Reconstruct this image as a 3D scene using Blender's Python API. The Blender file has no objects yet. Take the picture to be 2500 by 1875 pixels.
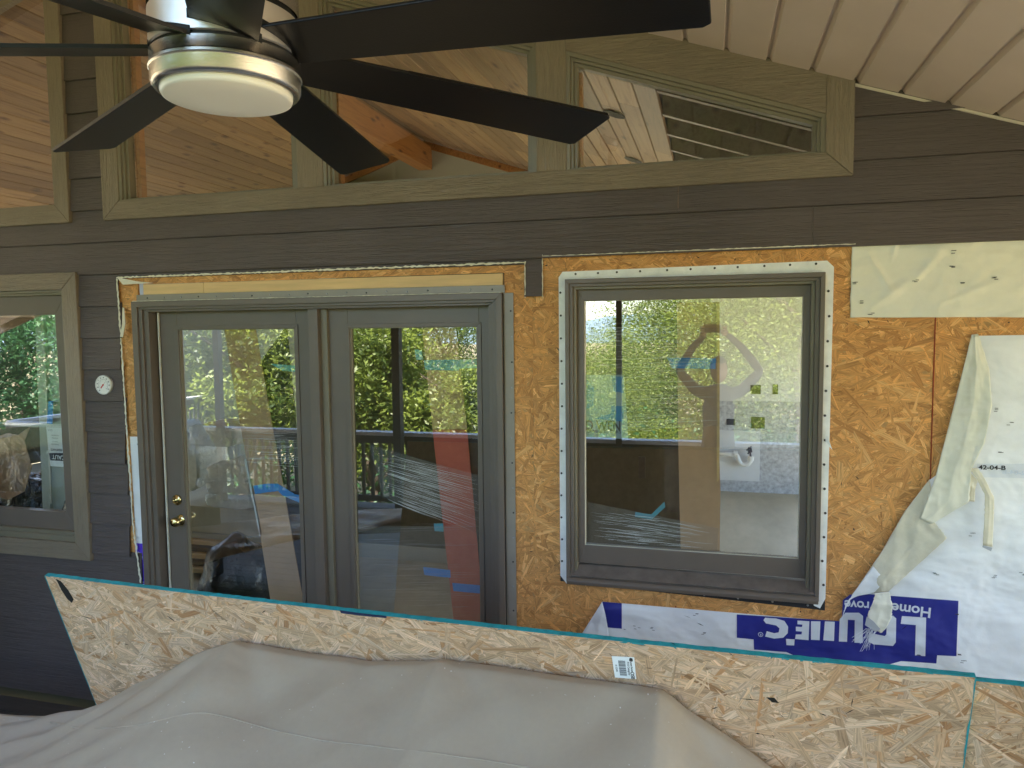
import bpy, bmesh, math, random
from mathutils import Vector, Matrix
from mathutils.geometry import tessellate_polygon
random.seed(7)
S = bpy.context.scene
C = S.collection
PI = math.pi

# ------------------------------------------------------------ camera
RI = Vector((0.96455355, 0.26368429, -0.01034598))
UP = Vector((-0.0092617, 0.07300902, 0.99728828))
FW = Vector((-0.2637246, 0.96184213, -0.07286327))
FPX = 1796.7
EYE = Vector((0, 0, 2.16))
cam = bpy.data.cameras.new('camera')
cam.sensor_width = 36; cam.lens = FPX * 36 / 2500
cam.clip_start = 0.02; cam.clip_end = 3000
co = bpy.data.objects.new('camera', cam); C.objects.link(co)
m = Matrix.Identity(4)
for i in range(3):
    m[i][0], m[i][1], m[i][2], m[i][3] = RI[i], UP[i], -FW[i], EYE[i]
co.matrix_world = m
S.camera = co

# ------------------------------------------------------------ light
SUN_EL, SUN_AZ = math.radians(50), math.radians(-12)      # azimuth from +Y towards +X
w = bpy.data.worlds.new('World'); S.world = w; w.use_nodes = True
nt = w.node_tree
sky = nt.nodes.new('ShaderNodeTexSky'); sky.sky_type = 'NISHITA'; sky.sun_disc = False
sky.sun_elevation = SUN_EL; sky.sun_rotation = SUN_AZ
sky.air_density = 1.0; sky.dust_density = 1.5; sky.ozone_density = 1.2
nt.links.new(sky.outputs[0], nt.nodes['Background'].inputs[0])
nt.nodes['Background'].inputs[1].default_value = 0.15
sl = bpy.data.lights.new('sun', 'SUN'); sl.energy = 4.2; sl.angle = math.radians(.5); sl.color = (1, .95, .86)
so = bpy.data.objects.new('sun', sl); C.objects.link(so)
sd = Vector((math.sin(SUN_AZ)*math.cos(SUN_EL), math.cos(SUN_AZ)*math.cos(SUN_EL), math.sin(SUN_EL)))
so.rotation_euler = sd.to_track_quat('Z', 'Y').to_euler()
so.location = (0, 20, 30)
S.view_settings.view_transform = 'Standard'; S.view_settings.look = 'None'
S.view_settings.gamma = 1; S.view_settings.use_curve_mapping = False
S.view_settings.exposure = 3.5
S.render.engine = 'CYCLES'
cy = S.cycles
cy.use_denoising = True; cy.max_bounces = 7; cy.diffuse_bounces = 4; cy.glossy_bounces = 4
cy.transmission_bounces = 4; cy.transparent_max_bounces = 14; cy.caustics_reflective = False; cy.caustics_refractive = False
cy.sample_clamp_indirect = 6

# ------------------------------------------------------------ measuring helpers
D = 3.35                       # distance of the sheathing plane from the camera
FLOOR = 0.28                   # interior floor
def at(px, py, Y=D):
    d = RI*((px-1250)/FPX) - UP*((py-937.5)/FPX) + FW
    return EYE + d*(Y/d.y)
def ceil_z(x):                 # gable: ridge along y
    return 4.518 - .339*abs(x+3.49)

# ------------------------------------------------------------ materials
MATS = {}
def newmat(name):
    mt = bpy.data.materials.new(name); mt.use_nodes = True; MATS[name] = mt
    n = mt.node_tree.nodes; return mt, n, mt.node_tree.links, n['Principled BSDF']
def coords(n, l, scale, kind='Object'):
    tc = n.new('ShaderNodeTexCoord'); mp = n.new('ShaderNodeMapping'); mp.inputs['Scale'].default_value = scale
    l.new(tc.outputs[kind], mp.inputs[0]); return mp.outputs[0]
def noise(n, l, vec, scale=1, detail=4, rough=.6, dist=0):
    t = n.new('ShaderNodeTexNoise'); t.inputs['Scale'].default_value = scale; t.inputs['Detail'].default_value = detail
    t.inputs['Roughness'].default_value = rough; t.inputs['Distortion'].default_value = dist
    l.new(vec, t.inputs['Vector']); return t.outputs['Fac']
def ramp(n, l, fac, stops):
    r = n.new('ShaderNodeValToRGB'); e = r.color_ramp.elements
    while len(e) < len(stops): e.new(.5)
    for k, (p, c) in enumerate(stops):
        e[k].position = p; e[k].color = (c, c, c, 1) if isinstance(c, (int, float)) else (*c, 1)
    l.new(fac, r.inputs[0]); return r.outputs[0]
def mulc(n, l, a, b, mode='MULTIPLY', fac=1):
    x = n.new('ShaderNodeMix'); x.data_type = 'RGBA'; x.blend_type = mode; x.inputs[0].default_value = fac
    for s, v in ((x.inputs[6], a), (x.inputs[7], b)):
        if isinstance(v, tuple): s.default_value = (*v, 1)
        else: l.new(v, s)
    return x.outputs[2]
def bump(n, l, b, h, dist, strength=1):
    t = n.new('ShaderNodeBump'); t.inputs['Distance'].default_value = dist; t.inputs['Strength'].default_value = strength
    l.new(h, t.inputs['Height']); l.new(t.outputs[0], b.inputs['Normal'])
def addv(n, l, a, b, op='ADD'):
    x = n.new('ShaderNodeMath'); x.operation = op
    for k, v in enumerate((a, b)):
        if isinstance(v, (int, float)): x.inputs[k].default_value = v
        else: l.new(v, x.inputs[k])
    return x.outputs[0]
def mat(name, col, rough=.6, vary=.18, vs=(3, 3, 3), bs=None, bd=.001, metal=0, objvar=0, spec=.5, bdet=5):
    mt, n, l, b = newmat(name)
    f = noise(n, l, coords(n, l, vs), 1, 5, .65)
    c = mulc(n, l, tuple(col), ramp(n, l, f, [(.3, 1-vary), (.7, 1+vary)]))
    if objvar:
        oi = n.new('ShaderNodeObjectInfo')
        c = mulc(n, l, c, ramp(n, l, oi.outputs['Random'], [(0, 1-objvar), (1, 1+objvar)]))
    l.new(c, b.inputs['Base Color'])
    b.inputs['Roughness'].default_value = rough; b.inputs['Metallic'].default_value = metal
    b.inputs['Specular IOR Level'].default_value = spec
    if bs: bump(n, l, b, noise(n, l, coords(n, l, bs), 1, bdet, .6, .3), bd)
    return mt

def woodgrain(name, col, gs, rough=.55, bd=.0015, contrast=.12, objvar=0):
    """paint over embossed cedar grain: gs stretches the noise along the grain"""
    mt, n, l, b = newmat(name)
    v = coords(n, l, gs)
    big = noise(n, l, coords(n, l, (2.2, 2.2, 2.2)), 1, 3)
    g = noise(n, l, v, 1, 6, .62, 1.1)
    g2 = ramp(n, l, g, [(.38, 0.), (.5, 1.), (.62, 0.15), (.72, .8)])
    c = mulc(n, l, tuple(col), ramp(n, l, g2, [(0, 1-contrast), (1, 1+contrast*.5)]))
    c = mulc(n, l, c, ramp(n, l, big, [(.35, .9), (.65, 1.08)]))
    if objvar:
        oi = n.new('ShaderNodeObjectInfo')
        c = mulc(n, l, c, ramp(n, l, oi.outputs['Random'], [(0, 1-objvar), (1, 1+objvar)]))
    l.new(c, b.inputs['Base Color']); b.inputs['Roughness'].default_value = rough
    bump(n, l, b, g2, bd)
    return mt
woodgrain('siding', (.088, .067, .062), (3.2, 3, 75), .5, .0012, .06, .04)
woodgrain('trim_across', (.225, .178, .125), (6, 6, 90), .5, .002, .09)
woodgrain('trim_upright', (.225, .178, .125), (90, 6, 6), .5, .002, .09)
mat('frame_paint', (.138, .110, .088), .42, .06, (5, 5, 5), (120, 120, 120), .0002)
mat('frame_dusty', (.155, .128, .108), .6, .22, (14, 14, 14), (200, 200, 200), .0003)
mat('seam_dark', (.02, .018, .015), .7, .1)
mat('weatherstrip', (.62, .60, .50), .5, .1)
mat('soffit', (.64, .535, .47), .40, .05, (1.5, 1.5, 1.5), (260, 260, 260), .0003)
mat('soffit_trim', (.55, .50, .42), .4, .05)
mat('chalk_red', (.25, .03, .01), .9, .3, (30, 30, 30))
mat('header_lumber', (.70, .47, .21), .6, .16, (2, 20, 24), (3, 30, 60), .0006)
mat('fin_white', (.86, .86, .83), .45, .14, (9, 9, 9), (40, 40, 40), .0006)
mat('fin_grey', (.26, .23, .19), .4, .1, (6, 6, 6))
mat('fin_black', (.018, .018, .02), .5, .1)
mat('nail', (.30, .30, .29), .35, .3, (60, 60, 60), metal=.8)
mat('nail_dark', (.07, .065, .06), .5, .3, (60, 60, 60), metal=.6)
mat('paper_cream', (.70, .65, .50), .6, .12, (7, 7, 7), (9, 9, 9), .004)
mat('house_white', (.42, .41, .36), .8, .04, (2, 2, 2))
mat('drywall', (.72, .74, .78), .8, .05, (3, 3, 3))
mat('scraped_wall', (.50, .52, .56), .8, .35, (26, 26, 26))
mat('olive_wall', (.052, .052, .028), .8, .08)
mat('plywood', (.50, .45, .32), .55, .18, (3, 1, 1))
mat('cardboard', (.52, .32, .19), .8, .10, (5, 5, 5), (4, 4, 60), .001)
mat('cardboard_red', (.55, .11, .075), .8, .10, (5, 5, 5), (4, 4, 60), .001)
mat('tape_blue', (.02, .27, .75), .5, .08)
mat('tape_teal', (.05, .36, .50), .5, .08)
mat('insulation', (.84, .84, .79), .95, .12, (9, 9, 9), (30, 30, 30), .02)
mat('black_plastic', (.012, .013, .012), .22, .2, (6, 6, 6), (9, 9, 9), .02)
mat('brown_plastic', (.34, .22, .13), .25, .4, (6, 6, 6), (9, 9, 9), .03)
mat('pvc', (.80, .82, .84), .3, .03)
mat('outlet_hole', (.10, .12, .03), .8, .5, (30, 30, 30))
mat('dark_hole', (.01, .01, .012), .8, .1)
mat('blue_paint', (.008, .018, .06), .5, .1)
mat('white_metal', (.7, .72, .75), .4, .05)
mat('door_mint', (.45, .48, .40), .5, .06)
mat('door_grey', (.22, .24, .20), .5, .06)
mat('paper_white', (.88, .90, .92), .7, .04)
mat('ink', (.03, .03, .035), .7, .05)
mat('ink_grey', (.40, .42, .45), .7, .05)
mat('brass', (.62, .50, .24), .16, .05, metal=1)
mat('dial', (.80, .79, .75), .4, .03)
mat('dial_rim', (.70, .69, .64), .3, .03)
mat('red', (.55, .03, .03), .5, .05)
mat('lens', (.88, .87, .83), .35, .02)
mat('dark_gap', (.004, .004, .004), .7, 0)
mat('deck_wood', (.085, .075, .066), .7, .2, (2, 20, 8), (4, 60, 20), .001, objvar=.15)
mat('rail_white', (.50, .50, .50), .5, .06)
mat('rail_dark', (.06, .055, .05), .6, .1)
mat('bark', (.09, .065, .045), .9, .3, (8, 8, 3), (30, 30, 8), .02)
mat('lawn', (.28, .225, .125), .9, .35, (.5, .5, .5), (6, 6, 6), .05)
mat('hillside', (.045, .075, .035), .95, .4, (.02, .02, .02))
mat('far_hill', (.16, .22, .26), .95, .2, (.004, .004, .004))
mat('roofing', (.06, .055, .05), .9, .2, (6, 6, 6))
mat('skin', (.48, .27, .18), .55, .05)
mat('shirt', (.055, .06, .085), .85, .1, (6, 6, 6), (20, 20, 20), .004)
mat('trousers', (.05, .05, .055), .85, .1, (6, 6, 6), (20, 20, 20), .004)
mat('hair', (.05, .04, .03), .7, .2)
mat('brick', (.26, .17, .12), .9, .2, (20, 20, 20), (60, 60, 60), .003, objvar=.25)
mat('mortar', (.34, .32, .28), .9, .1)
mat('dark_brown', (.05, .035, .025), .7, .1)
mat('grille_black', (.012, .012, .013), .35, .1)

def planks(name, col, rough=.45, warm=1):
    """knotty pine: grain along y, a tone of its own per plank, dark knots"""
    mt, n, l, b = newmat(name)
    oi = n.new('ShaderNodeObjectInfo')
    add = n.new('ShaderNodeVectorMath'); add.operation = 'ADD'
    tc = n.new('ShaderNodeTexCoord'); sc = n.new('ShaderNodeVectorMath'); sc.operation = 'SCALE'
    l.new(oi.outputs['Random'], sc.inputs['Scale']); sc.inputs[0].default_value = (0, 31.7, 0)
    l.new(tc.outputs['Object'], add.inputs[0]); l.new(sc.outputs[0], add.inputs[1])
    mp = n.new('ShaderNodeMapping'); mp.inputs['Scale'].default_value = (26, 1.3, 26); l.new(add.outputs[0], mp.inputs[0])
    g = noise(n, l, mp.outputs[0], 1, 5, .6, 1.6)
    c = ramp(n, l, g, [(.25, (col[0]*.55, col[1]*.45, col[2]*.38)), (.5, tuple(col)), (.75, (col[0]*1.15, col[1]*1.2, col[2]*1.25))])
    mp2 = n.new('ShaderNodeMapping'); mp2.inputs['Scale'].default_value = (9, 3.2, 9); l.new(add.outputs[0], mp2.inputs[0])
    vo = n.new('ShaderNodeTexVoronoi'); vo.inputs['Scale'].default_value = 1; l.new(mp2.outputs[0], vo.inputs['Vector'])
    c = mulc(n, l, c, ramp(n, l, vo.outputs['Distance'], [(.06, (.16, .08, .04)), (.15, (.6, .45, .32)), (.26, (1, 1, 1))]))
    c = mulc(n, l, c, ramp(n, l, oi.outputs['Random'], [(0, (.66, .60, .5)), (1, (1.35, 1.35, 1.3))]))
    l.new(c, b.inputs['Base Color']); b.inputs['Roughness'].default_value = rough
    bump(n, l, b, g, .0008)
planks('pine', (.26, .15, .066))
planks('pine_beam', (.34, .15, .045))
planks('rough_board', (.10, .07, .045))

# tarp: slightly glossy woven polyester with soft creases and dust specks
mt, n, l, b = newmat('tarp')
v = coords(n, l, (1, 1, 1))
f1 = noise(n, l, v, 4, 3, .5, .0); f2 = noise(n, l, v, 900, 2)
st = noise(n, l, v, 60, 6, .75)
c = mulc(n, l, (.40, .338, .268), ramp(n, l, f1, [(.3, .98), (.7, 1.02)]))
c = mulc(n, l, c, ramp(n, l, st, [(.2, .96), (.6, 1.02)]))
sv = noise(n, l, coords(n, l, (90, 90, 90)), 1, 1); sv2 = noise(n, l, v, 2.2, 3)
spk = addv(n, l, ramp(n, l, sv, [(.75, 0.), (.78, 1.)]), ramp(n, l, sv2, [(.5, 0.), (.6, 1.)]), 'MULTIPLY')
mx = n.new('ShaderNodeMix'); mx.data_type = 'RGBA'; l.new(spk, mx.inputs[0]); l.new(c, mx.inputs[6]); mx.inputs[7].default_value = (.72, .72, .72, 1)
l.new(mx.outputs[2], b.inputs['Base Color']); b.inputs['Roughness'].default_value = .52
cr = n.new('ShaderNodeTexNoise'); cr.noise_type = 'RIDGED_MULTIFRACTAL'; cr.inputs['Scale'].default_value = 2.1; cr.inputs['Detail'].default_value = 2; l.new(v, cr.inputs['Vector'])
h = addv(n, l, addv(n, l, f1, .7, 'MULTIPLY'), addv(n, l, cr.outputs['Fac'], .14, 'MULTIPLY')); h = addv(n, l, h, addv(n, l, f2, .012, 'MULTIPLY'))
bump(n, l, b, h, .011)

# woven house wrap, shared by sheet and print so the weave and creases run through
def wrapmat(name, col, rough=.45):
    mt, n, l, b = newmat(name)
    v = coords(n, l, (1, 1, 1))
    big = noise(n, l, coords(n, l, (3.2, 1, 4.5)), 1, 3, .5, .25)
    cr = n.new('ShaderNodeTexNoise'); cr.noise_type = 'RIDGED_MULTIFRACTAL'
    mp = n.new('ShaderNodeMapping'); mp.inputs['Rotation'].default_value = (0, math.radians(38), 0); mp.inputs['Scale'].default_value = (2.2, 1, 9); l.new(n.new('ShaderNodeTexCoord').outputs['Object'], mp.inputs[0])
    l.new(mp.outputs[0], cr.inputs['Vector']); cr.inputs['Scale'].default_value = 1; cr.inputs['Detail'].default_value = 3
    fine = noise(n, l, v, 26, 5, .6)
    wv = n.new('ShaderNodeTexChecker'); wv.inputs['Scale'].default_value = 420; l.new(v, wv.inputs['Vector'])
    c = mulc(n, l, tuple(col), ramp(n, l, wv.outputs['Fac'], [(0, .965), (1, 1.02)]))
    c = mulc(n, l, c, ramp(n, l, fine, [(.25, .97), (.6, 1.01)]))
    l.new(c, b.inputs['Base Color']); b.inputs['Roughness'].default_value = rough
    h = addv(n, l, addv(n, l, big, .9, 'MULTIPLY'), addv(n, l, cr.outputs['Fac'], .38, 'MULTIPLY'))
    h = addv(n, l, h, addv(n, l, fine, .02, 'MULTIPLY'))
    bump(n, l, b, h, .045)
wrapmat('wrap_white', (.82, .83, .84))
wrapmat('wrap_cream', (.78, .76, .63))
wrapmat('wrap_blue', (.020, .026, .24))
wrapmat('wrap_violet', (.09, .03, .55))
wrapmat('wrap_letter', (.70, .73, .78))
wrapmat('wrap_ghost', (.62, .68, .78))

# strand board: colour per strand in a colour attribute, grain along each strand in its uv
def strandmat(name, streak=.3, bd=.0006):
    mt, n, l, b = newmat(name)
    at_ = n.new('ShaderNodeVertexColor'); at_.layer_name = 'tone'
    uv = n.new('ShaderNodeUVMap'); uv.uv_map = 'UVMap'
    mp = n.new('ShaderNodeMapping'); mp.inputs['Scale'].default_value = (12, 260, 1); l.new(uv.outputs[0], mp.inputs[0])
    g = noise(n, l, mp.outputs[0], 1, 4, .65, .4)
    c = mulc(n, l, at_.outputs['Color'], ramp(n, l, g, [(.28, 1-streak), (.55, 1.), (.75, 1+streak*.4)]))
    l.new(c, b.inputs['Base Color']); b.inputs['Roughness'].default_value = .68
    bump(n, l, b, g, bd)
strandmat('strand_new', .58); strandmat('strand_old', .52)
mat('board_back', (.26, .20, .13), .8, .2, (20, 20, 20), (60, 60, 60), .001)  # shade put into the colour: darker than the face for its mirror image
mat('board_new', (.55, .42, .28), .7, .2, (30, 30, 30), (60, 60, 60), .001)
mat('board_old', (.42, .235, .085), .7, .2, (30, 30, 30), (60, 60, 60), .001)
mat('edge_teal', (.012, .26, .30), .75, .25, (40, 40, 40), (150, 150, 150), .002)

# glass: clear pane that also mirrors the garden
def glassmat(name, fac0, tint=(.97, .985, .97)):
    mt, n, l, b = newmat(name); n.remove(b)
    out = [x for x in n if x.type == 'OUTPUT_MATERIAL'][0]
    tr = n.new('ShaderNodeBsdfTransparent'); tr.inputs[0].default_value = (*tint, 1)
    gl = n.new('ShaderNodeBsdfGlossy'); gl.inputs['Roughness'].default_value = 0.0; gl.inputs[0].default_value = (1, 1, 1, 1)
    lw = n.new('ShaderNodeLayerWeight'); lw.inputs[0].default_value = .5
    mr = n.new('ShaderNodeMapRange'); l.new(addv(n, l, lw.outputs['Facing'], 4., 'POWER'), mr.inputs[0]); mr.inputs[3].default_value = fac0; mr.inputs[4].default_value = 1
    wob = noise(n, l, coords(n, l, (2.2, 2.2, 1.2)), 1, 2)
    bp = n.new('ShaderNodeBump'); bp.inputs['Distance'].default_value = .00008; l.new(wob, bp.inputs['Height']); l.new(bp.outputs[0], gl.inputs['Normal'])
    ge = n.new('ShaderNodeNewGeometry'); fr_ = addv(n, l, 1., ge.outputs['Backfacing'], 'SUBTRACT')
    ms = n.new('ShaderNodeMixShader'); l.new(addv(n, l, mr.outputs[0], fr_, 'MULTIPLY'), ms.inputs[0]); l.new(tr.outputs[0], ms.inputs[1]); l.new(gl.outputs[0], ms.inputs[2])
    l.new(ms.outputs[0], out.inputs[0]); return mt
glassmat('glass', .26); glassmat('glass_gable', .10)
def filmmat(name, col, alpha, rough=.3):
    mt, n, l, b = newmat(name)
    b.inputs['Base Color'].default_value = (*col, 1); b.inputs['Roughness'].default_value = rough
    b.inputs['Alpha'].default_value = alpha
filmmat('film_streak', (.95, .97, 1), .85, .2); filmmat('film_faint', (.9, .93, .96), .35); filmmat('label_film', (.55, .75, .85), .35)
filmmat('film_sheet', (.75, .8, .82), .07, .15); filmmat('tape_film', (.05, .35, .75), .45)

# brushed nickel
mt, n, l, b = newmat('nickel')
b.inputs['Metallic'].default_value = 1; b.inputs['Roughness'].default_value = .27
b.inputs['Base Color'].default_value = (.44, .41, .37, 1)
bump(n, l, b, noise(n, l, coords(n, l, (25, 25, 2600)), 1, 3), .0006, .3)
mt, n, l, b = newmat('nickel_lit')  # hub copy of the nickel, paler colour standing in for brighter light
b.inputs['Metallic'].default_value = 1; b.inputs['Roughness'].default_value = .38
b.inputs['Base Color'].default_value = (.72, .68, .62, 1)
bump(n, l, b, noise(n, l, coords(n, l, (25, 25, 2600)), 1, 3), .0006, .3)
# fan blade: dark espresso laminate
mt, n, l, b = newmat('blade')
b.inputs['Base Color'].default_value = (.0055, .0045, .004, 1); b.inputs['Roughness'].default_value = .36
b.inputs['Specular IOR Level'].default_value = .22
bump(n, l, b, noise(n, l, coords(n, l, (300, 300, 300)), 1, 2), .0004, .4)
# leaves
def leafmat(name, c1, c2):
    mt, n, l, b = newmat(name)
    a = n.new('ShaderNodeVertexColor'); a.layer_name = 'tone'
    c = mulc(n, l, c1, c2); m2 = n.new('ShaderNodeMix'); m2.data_type = 'RGBA'
    l.new(a.outputs['Color'], m2.inputs[0]); m2.inputs[6].default_value = (*c1, 1); m2.inputs[7].default_value = (*c2, 1)
    n.remove(b); out = [x for x in n if x.type == 'OUTPUT_MATERIAL'][0]
    d = n.new('ShaderNodeBsdfDiffuse'); t = n.new('ShaderNodeBsdfTranslucent'); ms = n.new('ShaderNodeMixShader'); ms.inputs[0].default_value = .45
    g = n.new('ShaderNodeBsdfGlossy'); g.inputs['Roughness'].default_value = .45; g.inputs[0].default_value = (1, 1, 1, 1)
    m3 = n.new('ShaderNodeMixShader'); m3.inputs[0].default_value = .02
    l.new(m2.outputs[2], d.inputs[0]); l.new(m2.outputs[2], t.inputs[0]); l.new(d.outputs[0], ms.inputs[1]); l.new(t.outputs[0], ms.inputs[2])
    l.new(ms.outputs[0], m3.inputs[1]); l.new(g.outputs[0], m3.inputs[2]); l.new(m3.outputs[0], out.inputs[0])
leafmat('leaf_bright', (.04, .075, .012), (.21, .26, .04))
leafmat('leaf_dark', (.02, .075, .03), (.10, .25, .09))

# ------------------------------------------------------------ mesh helpers
class MB:
    def __init__(s): s.v = []; s.f = []; s.smooth = False
    def add(s, vs, fs):
        o = len(s.v); s.v += [tuple(v) for v in vs]; s.f += [tuple(i+o for i in f) for f in fs]; return s
    def box(s, x0, x1, y0, y1, z0, z1):
        return s.add([(x0, y0, z0), (x1, y0, z0), (x1, y1, z0), (x0, y1, z0), (x0, y0, z1), (x1, y0, z1), (x1, y1, z1), (x0, y1, z1)],
                     [(0, 3, 2, 1), (4, 5, 6, 7), (0, 1, 5, 4), (1, 2, 6, 5), (2, 3, 7, 6), (3, 0, 4, 7)])
    def prism(s, pts, vec):
        """pts: planar 3d loop, swept by vec"""
        n = len(pts); p = [Vector(q) for q in pts]; vec = Vector(vec)
        tri = tessellate_polygon([p])
        q = [a+vec for a in p]
        f = [tuple(t) for t in tri] + [tuple(n+i for i in reversed(t)) for t in tri] + [(i, (i+1) % n, (i+1) % n+n, i+n) for i in range(n)]
        return s.add(p+q, f)
    def tube(s, path, r, n=10, cap=True):
        path = [Vector(p) for p in path]; rs = r if isinstance(r, (list, tuple)) else [r]*len(path)
        o = len(s.v)
        for k, p in enumerate(path):
            d = (path[min(k+1, len(path)-1)]-path[max(k-1, 0)]).normalized()
            a = d.orthogonal().normalized() if k == 0 else (a - d*a.dot(d)).normalized()
            b_ = d.cross(a)
            for j in range(n):
                t = 2*PI*j/n; s.v.append(tuple(p+(a*math.cos(t)+b_*math.sin(t))*rs[k]))
        for k in range(len(path)-1):
            for j in range(n):
                s.f.append((o+k*n+j, o+k*n+(j+1) % n, o+(k+1)*n+(j+1) % n, o+(k+1)*n+j))
        if cap:
            s.f.append(tuple(o+j for j in reversed(range(n)))); e = o+(len(path)-1)*n; s.f.append(tuple(e+j for j in range(n)))
        return s
    def lathe(s, prof, c, n=64, axis='z'):
        o = len(s.v)
        for r, h in prof:
            for j in range(n):
                t = 2*PI*j/n
                if axis == 'z': s.v.append((c[0]+r*math.cos(t), c[1]+r*math.sin(t), c[2]+h))
                else: s.v.append((c[0]+r*math.cos(t), c[1]+h, c[2]+r*math.sin(t)))
        for k in range(len(prof)-1):
            for j in range(n):
                s.f.append((o+k*n+j, o+k*n+(j+1) % n, o+(k+1)*n+(j+1) % n, o+(k+1)*n+j))
        return s
    def build(s, name, mt, parent=None, bevel=0, smooth=False, sub=0, solid=0):
        me = bpy.data.meshes.new(name); me.from_pydata(s.v, [], s.f); me.update()
        bm = bmesh.new(); bm.from_mesh(me); bmesh.ops.recalc_face_normals(bm, faces=bm.faces); bm.to_mesh(me); bm.free()
        me.materials.append(MATS[mt])
        o = bpy.data.objects.new(name, me); C.objects.link(o)
        if parent is not None: adopt(o, parent)
        if smooth:
            for p in me.polygons: p.use_smooth = True
        if sub:
            q = o.modifiers.new('sub', 'SUBSURF'); q.levels = q.render_levels = sub
        if solid:
            q = o.modifiers.new('solid', 'SOLIDIFY'); q.thickness = solid; q.offset = 0
        if bevel:
            q = o.modifiers.new('bevel', 'BEVEL'); q.width = bevel; q.segments = 2; q.limit_method = 'ANGLE'
        return o
ORIG = {}
def adopt(o, parent):
    o.parent = parent; o.location = -ORIG.get(parent.name, Vector((0, 0, 0)))
    ORIG[o.name] = Vector((0, 0, 0))
def thing(name, label, cat, loc=(0, 0, 0), group=None):
    o = bpy.data.objects.new(name, None); C.objects.link(o); o.location = loc; ORIG[o.name] = Vector(loc)
    o.empty_display_size = .1
    o['label'] = label; o['category'] = cat
    if group: o['group'] = group
    return o
def sub(o):      # an empty part's origin stays at its thing's
    return o
def tag(o, label, cat, group=None, kind=None):
    if label: o['label'] = label
    if cat: o['category'] = cat
    if group: o['group'] = group
    if kind: o['kind'] = kind
    return o
def struct(o): o['kind'] = 'structure'; return o
def box(name, mt, par, x0, x1, y0, y1, z0, z1, bevel=.002): return MB().box(x0, x1, y0, y1, z0, z1).build(name, mt, par, bevel)
def ring(name, mt, par, x0, x1, z0, z1, wl, wr, wt, wb, y0, y1, bevel=.0015):
    """rectangular frame lying in the wall, four mitred bars in one mesh"""
    m_ = MB(); a = [(x0, z0), (x1, z0), (x1, z1), (x0, z1)]; b_ = [(x0+wl, z0+wb), (x1-wr, z0+wb), (x1-wr, z1-wt), (x0+wl, z1-wt)]
    for k in range(4):
        k2 = (k+1) % 4
        if [wb, wr, wt, wl][k] <= 0: continue
        q = [a[k], a[k2], b_[k2], b_[k]]
        m_.prism([(x, y0, z) for x, z in q], (0, y1-y0, 0))
    return m_.build(name, mt, par, bevel)
def pxpoly(name, mt, par, pts, Y, thick=.002, bevel=0, solid=0):
    if len(pts[0]) == 3:
        P = [at(x, y, Y-dy) for x, y, dy in pts]
        tri = tessellate_polygon([[Vector((x, -y, 0)) for x, y, dy in pts]])
        return MB().add(P, [tuple(t) for t in tri]).build(name, mt, par, solid=thick)
    return MB().prism([at(x, y, Y) for x, y in pts], (0, thick, 0)).build(name, mt, par, bevel)
def text(name, s, mt, par, origin, xdir, ydir, size, extr=.0004, bold=0, squash=1):
    cu = bpy.data.curves.new(name, 'FONT'); cu.body = s; cu.size = size; cu.extrude = extr; cu.offset = bold; cu.align_x = 'CENTER'; cu.align_y = 'CENTER'
    t = bpy.data.objects.new(name+'_tmp', cu); C.objects.link(t)
    me = bpy.data.meshes.new_from_object(t.evaluated_get(bpy.context.evaluated_depsgraph_get()))
    C.objects.unlink(t); bpy.data.objects.remove(t)
    x = Vector(xdir).normalized(); y = Vector(ydir).normalized(); z = x.cross(y); org = Vector(origin)
    for v in me.vertices:
        v.co = org + x*v.co.x*squash + y*v.co.y + z*v.co.z
    me.materials.clear(); me.materials.append(MATS[mt])
    o = bpy.data.objects.new(name, me); C.objects.link(o)
    if par is not None: adopt(o, par)
    return o

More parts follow.
